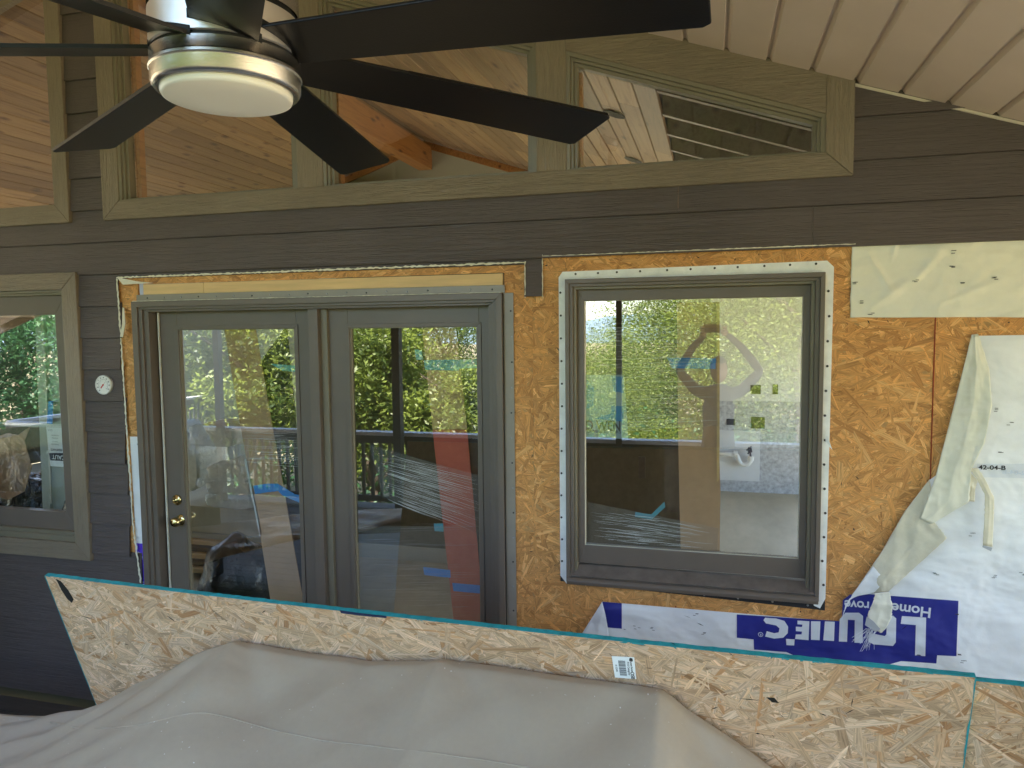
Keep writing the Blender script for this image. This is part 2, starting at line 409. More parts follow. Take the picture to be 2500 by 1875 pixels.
def strands(name, mt, par, org, ux, uy, wd, ht, n, L, W, tones, seed, lift, inside=None, clip=True, tv_=.06):
    """loose strands pressed into a board: thin quads, each at its own depth, grain along its length"""
    rnd = random.Random(seed); nrm = ux.cross(uy).normalized()
    vs, fs, cols, uvs = [], [], [], []
    for i in range(n):
        cx, cy_ = rnd.uniform(0, wd), rnd.uniform(0, ht)
        a = rnd.gauss(0, .75) if rnd.random() < .7 else rnd.uniform(0, PI)
        l_ = rnd.uniform(*L)*.5; w_ = rnd.uniform(*W)*.5
        if rnd.random() < .12: l_ *= .5; w_ *= 1.4
        ca, sa = math.cos(a), math.sin(a)
        q = []
        for sx, sy in ((-1, -1), (-.2, -1.12), (1, -1), (1, 1), (.3, 1.1), (-1, 1)):
            jx = rnd.uniform(-.28, .28) if abs(sx) == 1 else 0; jy = rnd.uniform(-.3, .3)
            X = (sx+jx)*l_; Y_ = (sy+jy)*w_
            x_, y_ = cx+X*ca-Y_*sa, cy_+X*sa+Y_*ca
            if clip: x_ = min(max(x_, 0), wd); y_ = min(max(y_, 0), ht)
            q.append((x_, y_, X, Y_))
        dp = lift*(i+1)/n
        tone = rnd.choice(tones); k = rnd.gauss(1, tv_)
        u0, v0 = rnd.uniform(0, 50), rnd.uniform(0, 50)
        if inside and not all(inside(a_[0], a_[1]) for a_ in q): continue
        o = len(vs); tilt = rnd.uniform(-1, 1)*.0002
        for x_, y_, X, Y_ in q:
            vs.append(tuple(org+ux*x_+uy*y_+nrm*(dp+tilt*(Y_/w_)))); 
            cols.append((tone[0]*k, tone[1]*k, tone[2]*k, 1)); uvs.append((X+u0, Y_+v0))
        fs.append(tuple(range(o, o+6)))
    me = bpy.data.meshes.new(name); me.from_pydata(vs, [], fs); me.update()
    me.materials.append(MATS[mt])
    ca = me.color_attributes.new('tone', 'FLOAT_COLOR', 'POINT')
    ca.data.foreach_set('color', [c for q in cols for c in q])
    uvl = me.uv_layers.new(name='UVMap'); li = [0]*len(me.loops); me.loops.foreach_get('vertex_index', li)
    uvl.data.foreach_set('uv', [c for i in li for c in uvs[i]])
    o = bpy.data.objects.new(name, me); C.objects.link(o); adopt(o, par); o['kind'] = 'stuff'
    return o
OLD = [(a*1.27, b*1.06, c*.84) for a, b, c in [(.50, .285, .105), (.54, .315, .12), (.46, .255, .09), (.57, .345, .14), (.42, .225, .078), (.52, .30, .115), (.48, .275, .10), (.50, .29, .11), (.53, .30, .105), (.62, .40, .18), (.40, .22, .08)]]
NEW = [(a*.97, b*.79, c*.66) for a, b, c in [(.70, .58, .45), (.66, .53, .40), (.73, .62, .50), (.68, .55, .42), (.63, .49, .35), (.71, .60, .49), (.66, .55, .45), (.62, .51, .38), (.75, .66, .55), (.69, .56, .42), (.70, .59, .46), (.67, .54, .39), (.50, .32, .18), (.52, .42, .31), (.58, .42, .27), (.60, .46, .32)]]

# ============================================================ THE HOUSE
wall = thing('house_wall', 'dark brown lap siding wall, partly stripped to orange strand board around door and window', 'house wall', (0, D, 0))
Z0, EXP = 2.315, .1746
def board(x0, x1, z0, z1=None, cut=None):
    """one lap of siding; z1 where its top is, cut where its lower edge has been sawn away"""
    z1 = z1 or z0+EXP
    zb = cut if cut else z0
    t = (zb-z0)/EXP
    yb = D-.0225+.0125*t
    g = .0007
    m_ = MB().prism([(x0+g, yb, zb), (x0+g, yb+.0095, zb), (x0+g, D-.001, z1+.02), (x0+g, D-.008, z1+.02), (x0+g, D-.008, z1-.001), (x0+g, D-.0105, z1-.003)], (x1-x0-2*g, 0, 0))
    return m_.build('siding_board', 'siding', wall, .0012)
XL, XR = -5.6, 2.9
for k in range(-14, 16):
    z0 = Z0 - EXP*k; z1 = z0+EXP
    if z0 < -.1 or z0 > 4.3: continue
    if z0 >= 2.77:
        board(-3.43, -3.19, z0)
        if z0 < ceil_z(.54): board(.50, XR, z0)
    elif z0 > 2.48:
        js = {-1: [1.60], -2: [.285], 0: []}.get(k, [])
        xs = [XL]+js+[XR]
        if z0 < 2.6:
            xs = [XL, .395, XR]
        else: xs = [XL, -.155, XR]
        for a, b_ in zip(xs, xs[1:]): board(a, b_, z0)
    elif z0 > 2.3:
        board(-3.45, -3.14, z0)
        board(-3.14, -.85, z0, cut=2.463)
        board(-.85, -.765, z0)
    elif z0 > .86:
        board(-3.45, -3.135 + .01*math.sin(k*2.1), z0)
    else:
        board(XL, -3.075 + .008*math.sin(k*1.7), z0)
# sheathing: sheets cut round the openings (x0,x1,z0,z1)
def sheath(x0, x1, z0, z1, n=None, y=D):
    p = box('sheathing_panel', 'board_old', wall, x0+.001, x1-.001, y, y+.011, z0+.001, z1-.001, 0)
    A = (x1-x0)*(z1-z0)
    strands('strands', 'strand_old', p, Vector((x0, y, z0)), Vector((1, 0, 0)), Vector((0, 0, 1)), x1-x0, z1-z0, int(A*3400)+30, (.05, .17), (.004, .021), OLD, int(x0*97+z0*31)+500, .0016, tv_=.10)
    return p
sheath(-3.155, -3.02, 1.2, 2.437); sheath(-3.155, -3.02, -.05, 1.2)
sheath(-3.155, -2.985, 2.437, 2.475); sheath(-2.985, -1.93, 2.428, 2.475); sheath(-1.93, -1.28, 2.430, 2.475); sheath(-1.28, -.84, 2.43, 2.475)
sheath(-.95, -.815, 1.2, 2.43); sheath(-.95, -.815, -.05, 1.2)
sheath(-.815, -.655, 1.0, 2.51); sheath(-.815, -.655, .80, 1.0)
sheath(-.655, -.10, 2.37, 2.51); sheath(-.10, .33, 2.37, 2.51); sheath(.33, .45, 2.37, 2.51)
sheath(.45, .865, .2, 2.51); sheath(.865, 2.9, 1.4, 2.51); sheath(.865, 2.9, .2, 1.4)
sheath(-.815, -.2, -.05, .80); sheath(-.655, -.2, .80, 1.02); sheath(-.2, .45, .80, 1.02); sheath(-.2, 2.9, -.05, .2); sheath(-.2, .45, .2, .8)
box('backing', 'olive_wall', wall, -5.6, -3.16, D+.0005, D+.09, -.1, .88, 0)
# knots and chips that stand out on the sheathing
mk = MB(); rnd = random.Random(5)
for i in range(150):
    while True:
        x, z = rnd.uniform(-.95, 2.6), rnd.uniform(.75, 2.5)
        if not (-.69 < x < .48 and .95 < z < 2.43): break
    a = rnd.uniform(0, PI); L_ = rnd.uniform(.003, .011); w_ = rnd.uniform(.001, .0035)
    dx, dz = math.cos(a)*L_, math.sin(a)*L_; ex, ez = -math.sin(a)*w_, math.cos(a)*w_
    mk.add([(x-dx, D-.0016, z-dz), (x+ex, D-.0016, z+ez), (x+dx, D-.0016, z+dz), (x-ex, D-.0016, z-ez)], [(0, 1, 2, 3)])
tag(mk.build('knots', 'seam_dark', wall), None, None, kind='stuff')
for x0, z0, x1, z1 in ((.868, 1.0, .868, 2.2), (-.155, .78, -.155, .90)):
    box('chalk_line', 'chalk_red', wall, x0-.0022, x0+.0022, D-.0024, D-.0014, z0, z1, 0)
# header lumber and torn wrap edging above the door
for a, b_ in ((-2.985, -2.60), (-2.60, -.957)):
    box('header_board', 'header_lumber', wall, a+.001, b_-.001, D-.004, D+.01, 2.345, 2.427, .001)
e = MB(); rnd = random.Random(3)
def ragged(x0, z0, x1, z1, w_, seed, y):
    """torn paper edge along a line"""
    rnd = random.Random(seed); n_ = int(math.hypot(x1-x0, z1-z0)/.012); d = Vector((x1-x0, 0, z1-z0)).normalized(); nn = Vector((-d.z, 0, d.x))
    pts = []
    for i in range(n_+1):
        p = Vector((x0, y, z0)).lerp(Vector((x1, y, z1)), i/n_)
        pts.append((p+nn*rnd.uniform(.1, 1)*w_*.5, p-nn*rnd.uniform(.15, 1)*w_*.5))
    m_ = MB()
    for (a, b_), (c_, d_) in zip(pts, pts[1:]):
        m_.add([a, b_, d_, c_], [(0, 1, 2, 3)])
    return m_
for a in ((-3.14, 2.468, -.84, 2.472, .014, 1, D-.0215), (-.845, 2.47, -.845, 2.31, .008, 2, D-.0215), (-.762, 2.505, -.762, 2.31, .006, 4, D-.0215), (-.762, 2.497, .56, 2.50, .007, 5, D-.0215), (-3.138, 2.46, -3.112, 1.1, .016, 6, D-.02), (-3.112, 1.1, -3.07, .7, .02, 7, D-.02)):
    ragged(*a).build('torn_edge', 'paper_cream', wall, solid=.001)
pxpoly('torn_tab', 'paper_cream', wall, [(285, 677, .03), (335, 687, .02), (375, 691, .02), (300, 695, .03)], D, .001)
pxpoly('torn_tab', 'paper_cream', wall, [(299, 750, .02), (303, 752, .03), (306, 790, .04), (300, 824, .05), (293, 822, .05), (298, 790, .04)], D, .001)

# ---------------------------------------------------------- house wrap
wr = thing('house_wrap', 'white woven house wrap tacked along the top right above bare strand board', 'house wrap', (1.5, D, 2.2), 'house wrap sheets')
zt = at(2300, 588).z
from mathutils import noise as nz
m_ = MB(); NX_, NZ_ = 330, 60
for j in range(NZ_+1):
    for i in range(NX_+1):
        u_, v_ = i/NX_, j/NZ_; x_ = .548+2.352*u_; zb_w = 2.198-.028*u_; ztp = 2.504+.016*u_; z_ = zb_w+(ztp-zb_w)*v_
        z_ += (nz.noise(Vector((x_*9, 0, 0)))*.004 if j == 0 else 0); x2 = x_+(nz.noise(Vector((z_*20, 3, 0)))*.003 if i == 0 else 0)
        d_ = 0
        for cx_, cz_, a_, w_, L_ in ((.60, 2.215, 38, .011, .34), (.78, 2.33, 55, .010, .22), (.60, 2.48, -60, .008, .26), (.95, 2.45, 40, .013, .35), (1.15, 2.30, 35, .014, .40), (.70, 2.42, 80, .007, .2), (1.35, 2.42, 48, .012, .3), (.88, 2.25, 22, .009, .3)):
            c_, s_ = math.cos(math.radians(a_)), math.sin(math.radians(a_)); p_, q_ = (x_-cx_)*c_+(z_-cz_)*s_, -(x_-cx_)*s_+(z_-cz_)*c_
            if -.02 < p_ < L_: t_ = p_/L_; d_ += .0055*math.exp(-(q_/(w_*(1+1.5*max(0, t_))))**2)*math.sin(PI*min(1, max(0, t_*.92+.06)))
        d_ += .0018*max(0, nz.noise(Vector((x_*6+z_*5, (z_-x_)*16, 2))))+.0012*abs(nz.noise(Vector((x_*11, z_*14, 6))))
        m_.v.append((x2, D-.0055-d_, z_))
for j in range(NZ_):
    for i in range(NX_): o = j*(NX_+1)+i; m_.f.append((o, o+1, o+NX_+2, o+NX_+1))
m_.build('sheet', 'wrap_cream', wr, smooth=True, solid=.0008)
st = MB(); rnd = random.Random(9)
for px, py in ((2090, 690), (2235, 687), (2325, 653), (2350, 688), (2430, 680), (2106, 737), (2127, 768), (2326, 615), (2410, 585), (2262, 590), (2133, 592)):
    for j in range(3):
        p = at(px+rnd.uniform(-5, 5), py+rnd.uniform(-4, 4), D-.0085)
        st.box(p.x-.006, p.x+.006, D-.0125, D-.0060, p.z-.0012, p.z+.0012)
tag(st.build('staples', 'nail_dark', wr), None, None, kind='stuff')
lw_ = thing('house_wrap', 'large white house wrap sheet with upside down blue logo and torn flap', 'house wrap', (1.4, D, 0), 'house wrap sheets')
edge = [(2372, 820), (2301, 1100), (2285, 1161), (2269, 1172), (2211, 1245), (2153, 1346), (2092, 1436), (2070, 1465), (2055, 1516)]
P = [at(x, y, D-.006) for x, y in edge] + [at(2060, 1519, D-.006), at(1470, 1469, D-.006), at(1420, 1548, D-.006), Vector((-.62, D-.006, .2)), Vector((2.85, D-.006, .2)), Vector((2.85, D-.006, at(2500, 812).z+.01))]
MB().prism(P, (0, .0012, 0)).build('sheet', 'wrap_white', lw_)
def pr(name, mt, pts, Y, par=lw_): return pxpoly(name, mt, par, pts, Y, .0004)
pr('logo_panel', 'wrap_blue', [(2058, 1465), (2075, 1452), (2100, 1449), (2340, 1467), (2335, 1602), (2288, 1600), (2286, 1620), (2200, 1614), (2140, 1631), (1975, 1617), (1920, 1592), (1841, 1586), (1840, 1561), (1799, 1557), (1799, 1500), (2055, 1517)], D-.0072)
pr('logo_panel', 'wrap_blue', [(1470, 1469), (1518, 1473), (1518, 1535), (1484, 1532), (1478, 1500)], D-.0072)
YL = D-.0082
def L(pts): return pr('logo_letter', 'wrap_letter', pts, YL)
L([(2202, 1504), (2261, 1508), (2259, 1602), (2234, 1600), (2236, 1526), (2199, 1523)])
L([(2142, 1502), (2180, 1503), (2188, 1510), (2187, 1568), (2180, 1577), (2132, 1573), (2120, 1566), (2122, 1545), (2160, 1553), (2164, 1549), (2165, 1522), (2140, 1520)])
L([(2064, 1496), (2097, 1496), (2107, 1504), (2106, 1570), (2086, 1569), (2087, 1514), (2070, 1513), (2068, 1567), (2048, 1566), (2050, 1512)])
L([(2014, 1517), (2038, 1518), (2036, 1565), (2010, 1563)])
L([(1947, 1515), (1976, 1517), (1974, 1563), (1941, 1560), (1943, 1549), (1957, 1549), (1958, 1542), (1943, 1541), (1943, 1530), (1958, 1531), (1959, 1525), (1947, 1524)])
L([(1980, 1517), (2003, 1517), (2001, 1563), (1980, 1562)])
L([(1919, 1560), (1940, 1561), (1939, 1576), (1920, 1575)])
L([(1868, 1508), (1895, 1510), (1915, 1516), (1924, 1530), (1923, 1546), (1912, 1557), (1890, 1559), (1868, 1554), (1872, 1541), (1890, 1546), (1901, 1544), (1903, 1534), (1895, 1527), (1870, 1522), (1864, 1514)])
for i in range(1): 
    c = at(1857, 1549, YL); rg = MB()
    for j in range(24):
        a0, a1 = 2*PI*j/24, 2*PI*(j+1)/24
        rg.add([(c.x+r_*math.cos(a), c.y, c.z+r_*math.sin(a)) for r_, a in ((.0105, a0), (.0105, a1), (.0085, a1), (.0085, a0))], [(0, 1, 2, 3)])
    rg.build('registered_mark', 'wrap_letter', lw_)
    text('registered_letter', 'R', 'wrap_letter', lw_, c, (-1, 0, 0), (0, 0, -1), .014)
text('print_word', 'Home', 'wrap_letter', lw_, at(2225, 1489, YL), (-1, 0, .06), (-.06, 0, -1), .060, bold=.0012, squash=1.0)
text('print_word', 'Improvement'[3:7], 'wrap_letter', lw_, at(2092, 1477, YL), (-1, 0, -.01), (-.02, 0, -1), .056, bold=.0012, squash=.95)
pr('print_band', 'wrap_letter', [(2385, 1132), (2530, 1132), (2530, 1168), (2385, 1165)], D-.0068)
text('print_code', '42-04-B', 'ink', lw_, at(2422, 1142, YL), (1, 0, .01), (0, 0, 1), .024, bold=.0006, squash=1.25)
text('print_code', '42-04-B', 'wrap_ghost', lw_, at(2480, 1154, YL), (-1, 0, .01), (0, 0, 1), .024, bold=.0006, squash=1.25)
st = MB()
for px, py in ((2370, 1303), (2285, 1398), (2425, 1406), (2430, 1000), (2440, 1105), (2340, 1496), (2338, 1597), (2350, 1612), (2465, 1033), (1555, 1530), (1594, 1533), (1700, 1500), (1716, 1545), (2495, 1400), (2240, 1600)):
    for j in range(3):
        p = at(px+rnd.uniform(-6, 6), py+rnd.uniform(-4, 4)); st.box(p.x-.006, p.x+.006, D-.0092, D-.0084, p.z-.001, p.z+.001)
tag(st.build('staples', 'nail_dark', lw_), None, None, kind='stuff')
def z4(X, Y): return (1900+X/2.765, 1100+Y/2.765)
# folded back flaps: left edge and right edge polylines with how far each stands off the wall
def flap(name, mt, left, right, nx=6, par=lw_, amp=.006, seed=0):
    from mathutils import noise as nz
    SUBR = 9; nx = nx*4
    def den(pl):
        out = []
        for a, b_ in zip(pl, pl[1:]):
            for q in range(SUBR): out.append([a[k]+(b_[k]-a[k])*q/SUBR for k in range(3)])
        return out+[list(pl[-1])]
    Lf, Rt = den(left), den(right); rows = len(Lf); m_ = MB()
    for k in range(rows):
        a, b_ = Lf[k], Rt[k]
        for j in range(nx+1):
            t = j/nx; px_, py_ = a[0]*(1-t)+b_[0]*t, a[1]*(1-t)+b_[1]*t
            fold = nz.noise(Vector((px_*.035+seed, py_*.012, seed*3.1)))+.6*abs(nz.noise(Vector((px_*.03-py_*.03, py_*.02, seed+9.1))))
            e_ = (nz.noise(Vector((k*.9, seed*5, 0)))*2.2 if j in (0, nx) else 0)
            crk = abs(nz.noise(Vector((px_*.09+py_*.04+seed, py_*.05-px_*.05, seed*2.2))))
            dy = a[2]*(1-t)+b_[2]*t + (1-abs(2*t-1)**.6)*amp*.7 + fold*amp*1.3 - crk*amp*.6
            m_.v.append(tuple(at(px_+e_, py_, D-.010-max(0, dy))))
    for k in range(rows-1):
        for j in range(nx): o = k*(nx+1)+j; m_.f.append((o, o+1, o+nx+2, o+nx+1))
    return m_.build(name, mt, par, smooth=True, solid=.0006)
flap('torn_flap', 'wrap_cream', [(2372, 817, .0), (2352, 900, .005), (2330, 990, .01), (2300, 1100, .02), (2285, 1161, .03), (2262, 1225, .035), (2247, 1266, .03)],
     [(2388, 815, .0), (2415, 900, .02), (2422, 990, .035), (2403, 1085, .045), (2372, 1145, .05), (2366, 1225, .05), (2272, 1281, .03)], seed=1)
flap('torn_flap', 'paper_cream', [z4(1020, 195)+(.004,), z4(860, 400)+(.006,), z4(700, 680)+(.012,), z4(530, 930)+(.015,), z4(650, 962)+(.02,)],
     [z4(1045, 300)+(.006,), z4(1060, 490)+(.03,), z4(1140, 590)+(.05,), z4(900, 810)+(.04,), z4(745, 950)+(.03,)], seed=2)
flap('torn_flap', 'wrap_white', [z4(640, 780)+(.02,), z4(530, 930)+(.02,), z4(455, 1040)+(.012,), z4(428, 1150)+(.004,)],
     [z4(725, 880)+(.03,), z4(640, 965)+(.022,), z4(500, 985)+(.012,), z4(440, 1090)+(.006,)], nx=3, seed=3, amp=.003)
flap('torn_flap', 'wrap_cream', [z4(655, 965)+(.03,), z4(640, 1020)+(.045,), z4(605, 1100)+(.05,), z4(600, 1170)+(.045,), z4(690, 1232)+(.04,)],
     [z4(750, 955)+(.03,), z4(772, 1050)+(.05,), z4(765, 1130)+(.05,), z4(728, 1200)+(.045,), z4(700, 1228)+(.04,)], nx=4, seed=4, amp=.004)
pxpoly('tape_patch', 'ink_grey', lw_, [z4(598, 1120)+(.064,), z4(585, 1178)+(.062,), z4(660, 1225)+(.058,), z4(690, 1205)+(.058,), z4(640, 1150)+(.064,)], D, .001)
flap('torn_strap', 'paper_cream', [z4(1290, 118)+(.03,), z4(1340, 190)+(.045,), z4(1395, 300)+(.045,), z4(1392, 450)+(.04,), z4(1380, 640)+(.035,)],
     [z4(1350, 120)+(.03,), z4(1400, 200)+(.045,), z4(1458, 320)+(.045,), z4(1455, 450)+(.04,), z4(1445, 650)+(.035,)], nx=3, seed=5, amp=.003)
flap('torn_strap', 'paper_cream', [z4(1280, 130)+(.03,), z4(1290, 230)+(.04,), z4(1270, 340)+(.03,)], [z4(1345, 200)+(.03,), z4(1330, 260)+(.04,), z4(1325, 345)+(.03,)], nx=2, seed=6, amp=.002)
pxpoly('tape_patch', 'ink_grey', lw_, [z4(1380, 640)+(.049,), z4(1445, 655)+(.049,), z4(1436, 680)+(.049,), z4(1378, 652)+(.049,)], D, .001)
th = MB(); rnd = random.Random(8)
for i in range(26):
    X = rnd.uniform(590, 680); p0 = at(*z4(X, 1200), D-.045); p1 = at(*z4(X-40+rnd.uniform(-70, 40), 1200+rnd.uniform(50, 160)), D-.03-rnd.uniform(0, .03))
    th.tube([p0, p0.lerp(p1, .5)+Vector((rnd.uniform(-.005, .005), -.004, 0)), p1], .0008, 4)
tag(th.build('torn_threads', 'wrap_letter', lw_), None, None, kind='stuff')
flap('folded_corner', 'wrap_white', [(1470, 1469, .012), (1445, 1510, .012), (1405, 1575, .01), (1380, 1640, .01)], [(1478, 1500, .02), (1484, 1535, .02), (1490, 1590, .02), (1500, 1660, .02)], nx=3, seed=8, amp=.004)
nw = thing('house_wrap', 'narrow strip of white and violet house wrap showing left of the door frame', 'house wrap', (-3.05, D, 0), 'house wrap sheets')
MB().prism([at(317, 1066, D-.004), at(346, 1066, D-.004), (-3.0, D-.004, .1), (-3.10, D-.004, .1)], (0, .001, 0)).build('sheet', 'wrap_white', nw)
pxpoly('logo_panel', 'wrap_violet', nw, [(330, 1326), (362, 1328), (368, 1440), (334, 1437)], D-.0055, .0004)
pxpoly('logo_letter', 'wrap_letter', nw, [(337, 1347), (343, 1350), (348, 1360), (347, 1372), (341, 1386), (336, 1388)], D-.0065, .0004)
pxpoly('logo_letter', 'wrap_letter', nw, [(358, 1358), (366, 1356), (368, 1400), (361, 1402)], D-.0065, .0004)
text('print_word', 'EF', 'wrap_letter', nw, at(352, 1428, D-.0065), (1, 0, .05), (0, 0, 1), .045, bold=.001)
for px, py in ((338, 1084), (350, 1288)): p = at(px, py); MB().lathe([(.0, -.008), (.004, -.0075), (.004, -.005)], p, 10, 'y').build('nail', 'nail', nw)

# ---------------------------------------------------------- gable windows
YF, YB = D-.036, D-.001
def slope_top(x, off=0): return 3.397-.339*(x+.643)+off
def quad_bar(name, mt, par, pts, y0=YF, y1=YB, bevel=.0025):
    return MB().prism([(x, y0, z) for x, z in pts], (0, y1-y0, 0)).build(name, mt, par, bevel)
gw = thing('gable_window', 'wide gable window of three panes under the sloping porch ceiling, olive trim boards', 'window', (-1.3, D, 2.78))
quad_bar('trim_board', 'trim_across', gw, [(-3.196, 2.777), (.541, 2.777), (.436, 2.876), (-3.086, 2.876)])
quad_bar('trim_board', 'trim_upright', gw, [(.543, 2.777), (.543, ceil_z(.543)+.02), (.436, ceil_z(.436)+.02), (.436, 2.877)])
quad_bar('trim_board', 'trim_upright', gw, [(-3.196, 2.778), (-3.086, 2.878), (-3.086, 4.5), (-3.196, 4.5)])
quad_bar('mullion', 'trim_upright', gw, [(-2.005, 2.8765), (-1.865, 2.8765), (-1.865, 4.2), (-2.005, 4.2)])
quad_bar('mullion', 'trim_upright', gw, [(-.783, 2.8765), (-.646, 2.8765), (-.646, ceil_z(-.646)+.02), (-.783, ceil_z(-.783)+.02)])
quad_bar('trim_board', 'trim_across', gw, [(-.6455, slope_top(-.6455)), (.4355, slope_top(.4355)), (.4355, ceil_z(.4355)+.02), (-.6455, ceil_z(-.6455)+.02)])
quad_bar('trim_board', 'trim_across', gw, [(-1.8645, slope_top(-1.8645)), (-.7835, slope_top(-.7835)), (-.7835, ceil_z(-.7835)+.02), (-1.8645, ceil_z(-1.8645)+.02)])
quad_bar('trim_board', 'trim_across', gw, [(-3.0855, slope_top(-3.0855)), (-2.0055, slope_top(-2.0055)), (-2.0055, ceil_z(-2.0055)+.02), (-3.0855, ceil_z(-3.0855)+.02)])
def sash(par, x0, x1, z0, name='sash'):
    """stepped moulding inside a trapezoid opening, then the pane"""
    for d0, d1, ya, yb in ((0, .018, D-.030, D+.02), (.018, .032, D-.018, D+.03), (.032, .047, D-.004, D+.04)):
        def T(x, d): return min(slope_top(x), 4.44) - d*1.056
        m_ = MB()
        quads = [[(x0+d0, z0+d0*.3), (x0+d0, T(x0+d0, d0)), (x0+d1, T(x0+d1, d1)), (x0+d1, z0+d1*.3)],
                 [(x1-d0, z0+d0*.3), (x1-d1, z0+d1*.3), (x1-d1, T(x1-d1, d1)), (x1-d0, T(x1-d0, d0))],
                 [(x0+d0, T(x0+d0, d0)), (x1-d0, T(x1-d0, d0)), (x1-d1, T(x1-d1, d1)), (x0+d1, T(x0+d1, d1))],
                 [(x0+d0, z0+d0*.3), (x0+d1, z0+d1*.3), (x1-d1, z0+d1*.3), (x1-d0, z0+d0*.3)]]
        for q in quads: m_.prism([(x, ya, z) for x, z in q], (0, yb-ya, 0))
        m_.build(name, 'frame_olive', par, .001)
    x0 += .047; x1 -= .047
    MB().prism([(x, D+.026, z) for x, z in ((x0, z0+.01), (x1, z0+.01), (x1, slope_top(x1)-.04), (x0, slope_top(x0)-.04))], (0, .004, 0)).build('pane', 'glass_gable', par)
mat('frame_olive', (.185, .158, .110), .4, .06, (5, 5, 5))
sash(gw, -3.086, -2.0055, 2.876); sash(gw, -1.8645, -.783, 2.876); sash(gw, -.646, .4358, 2.876)
for x in (-3.02, -1.82, -.60):
    box('inner_jamb', 'pine_beam', gw, x-.016, x+.012, D+.045, D+.085, 2.89, slope_top(x)-.06, .001)
g2 = thing('gable_window', 'tall gable window at the far left edge, pine ceiling showing through its pane', 'window', (-3.8, D, 2.78))
quad_bar('trim_board', 'trim_across', g2, [(-5.4, 2.777), (-3.424, 2.777), (-3.522, 2.878), (-5.4, 2.878)])
quad_bar('trim_board', 'trim_upright', g2, [(-3.4235, 2.778), (-3.4235, 4.5), (-3.5215, 4.5), (-3.5215, 2.879)])
quad_bar('trim_board', 'trim_across', g2, [(-5.4, 3.42), (-3.5225, 4.06), (-3.5225, 4.52), (-5.4, 3.88)])
MB().prism([(x, D+.02, z) for x, z in ((-5.4, 2.87), (-3.52, 2.87), (-3.52, 4.2), (-5.4, 3.6))], (0, .004, 0)).build('pane', 'glass_gable', g2)

# ---------------------------------------------------------- french door
dr = thing('french_door', 'grey double patio door with two tall panes and brass knob', 'door', (-2, D, FLOOR))
ZB = .22
ring('frame_casing', 'frame_paint', dr, -3.042, -.955, ZB, 2.335, .035, .030, .030, 0, D-.034, D+.03)
ring('frame_casing', 'frame_paint', dr, -3.007, -.985, ZB, 2.305, .022, .02, .014, 0, D-.022, D+.04)
ring('jamb', 'frame_paint', dr, -2.985, -1.005, ZB, 2.291, .030, .024, .012, 0, D-.008, D+.12)
YS = D+.055
def leaf(x0, x1, sl_, sr, gt, lab):
    """one door leaf: stiles, top rail, bottom rail, glazing bead, pane"""
    lf = box('door_leaf', 'frame_paint', dr, x0, x0+sl_, YS, YS+.042, FLOOR, 2.29, .0015)
    box('stile', 'frame_paint', lf, x1-sr, x1, YS, YS+.042, FLOOR, 2.29, .0015)
    box('rail', 'frame_paint', lf, x0+sl_+.0005, x1-sr-.0005, YS+.0006, YS+.042, gt, 2.29, .0015)
    box('rail', 'frame_paint', lf, x0+sl_+.0005, x1-sr-.0005, YS+.0006, YS+.042, FLOOR, FLOOR+.24, .0015)
    a, b_ = x0+sl_, x1-sr
    ring('glazing_bead', 'frame_paint', lf, a-.012, b_+.012, FLOOR+.23, gt+.012, .022, .022, .020, .02, YS-.006, YS+.02)
    ring('glazing_bead', 'frame_olive', lf, a+.009, b_-.009, FLOOR+.25, gt-.007, .007, .006, .004, .01, YS+.002, YS+.018, 0)
    MB().box(a+.01, b_-.01, YS+.016, YS+.020, FLOOR+.24, gt).build('pane', 'glass', lf)
    lf['label'] = lab
    return lf
def ax(px, Y=YS): return at(px, 1000, Y).x
l1 = leaf(-2.945, at(752, 750, YS).x+.012, .118, .085, at(500, 806, YS).z+.012, 'left door leaf with knob and deadbolt')
l2 = leaf(at(800, 750, YS).x, -1.008, .110, .088, at(1000, 801, YS).z+.012, 'right door leaf')
a_, b_ = at(752, 750, D+.01).x, at(783, 750, D+.01).x
box('astragal', 'frame_paint', dr, at(752, 750, D+.01).x, at(775, 750, D+.01).x, D+.005, YS+.03, ZB, 2.279, .002)
box('astragal', 'frame_olive', dr, at(775, 750, D+.01).x+.0005, at(797, 750, YS-.02).x, D+.035, YS+.03, ZB, 2.278, .001)
box('weatherstrip', 'weatherstrip', dr, at(794, 750, YS-.01).x, at(796.5, 750, YS-.01).x, YS-.012, YS-.006, ZB, 2.276, 0)
box('weatherstrip', 'weatherstrip', dr, at(384, 770, YS-.01).x, at(387, 770, YS-.01).x, YS-.012, YS-.004, ZB, 2.276, 0)
# nailing fin above and right of the frame with nail heads
MB().box(-3.02, -.945, D-.016, D-.012, 2.336, 2.372).build('nailing_fin', 'fin_grey', dr, .001)
MB().box(-.954, -.905, D-.010, D-.006, .2, 2.335).build('nailing_fin', 'fin_grey', dr, .001)
box('inner_groove', 'seam_dark', dr, -.9548, -.951, D-.022, D-.02, .2, 2.33, 0)
nl = MB(); nd = MB()
def nailhead(m_, x, y, z, r=.0045): m_.lathe([(0, -.003), (r*.7, -.0025), (r, -.001), (r, .001)], (x, y, z), 10, 'y')
for i in range(19): nailhead(nl if i % 3 else nd, -2.95+i*.108, D-.016, 2.353+.002*math.sin(i*3))
for i in range(17): nailhead(nl if i % 2 else nd, -.918+.003*math.sin(i), D-.010, 2.25-i*.12)
tag(nl.build('nails', 'nail', dr), None, None, kind='stuff'); tag(nd.build('nails', 'nail_dark', dr), None, None, kind='stuff')
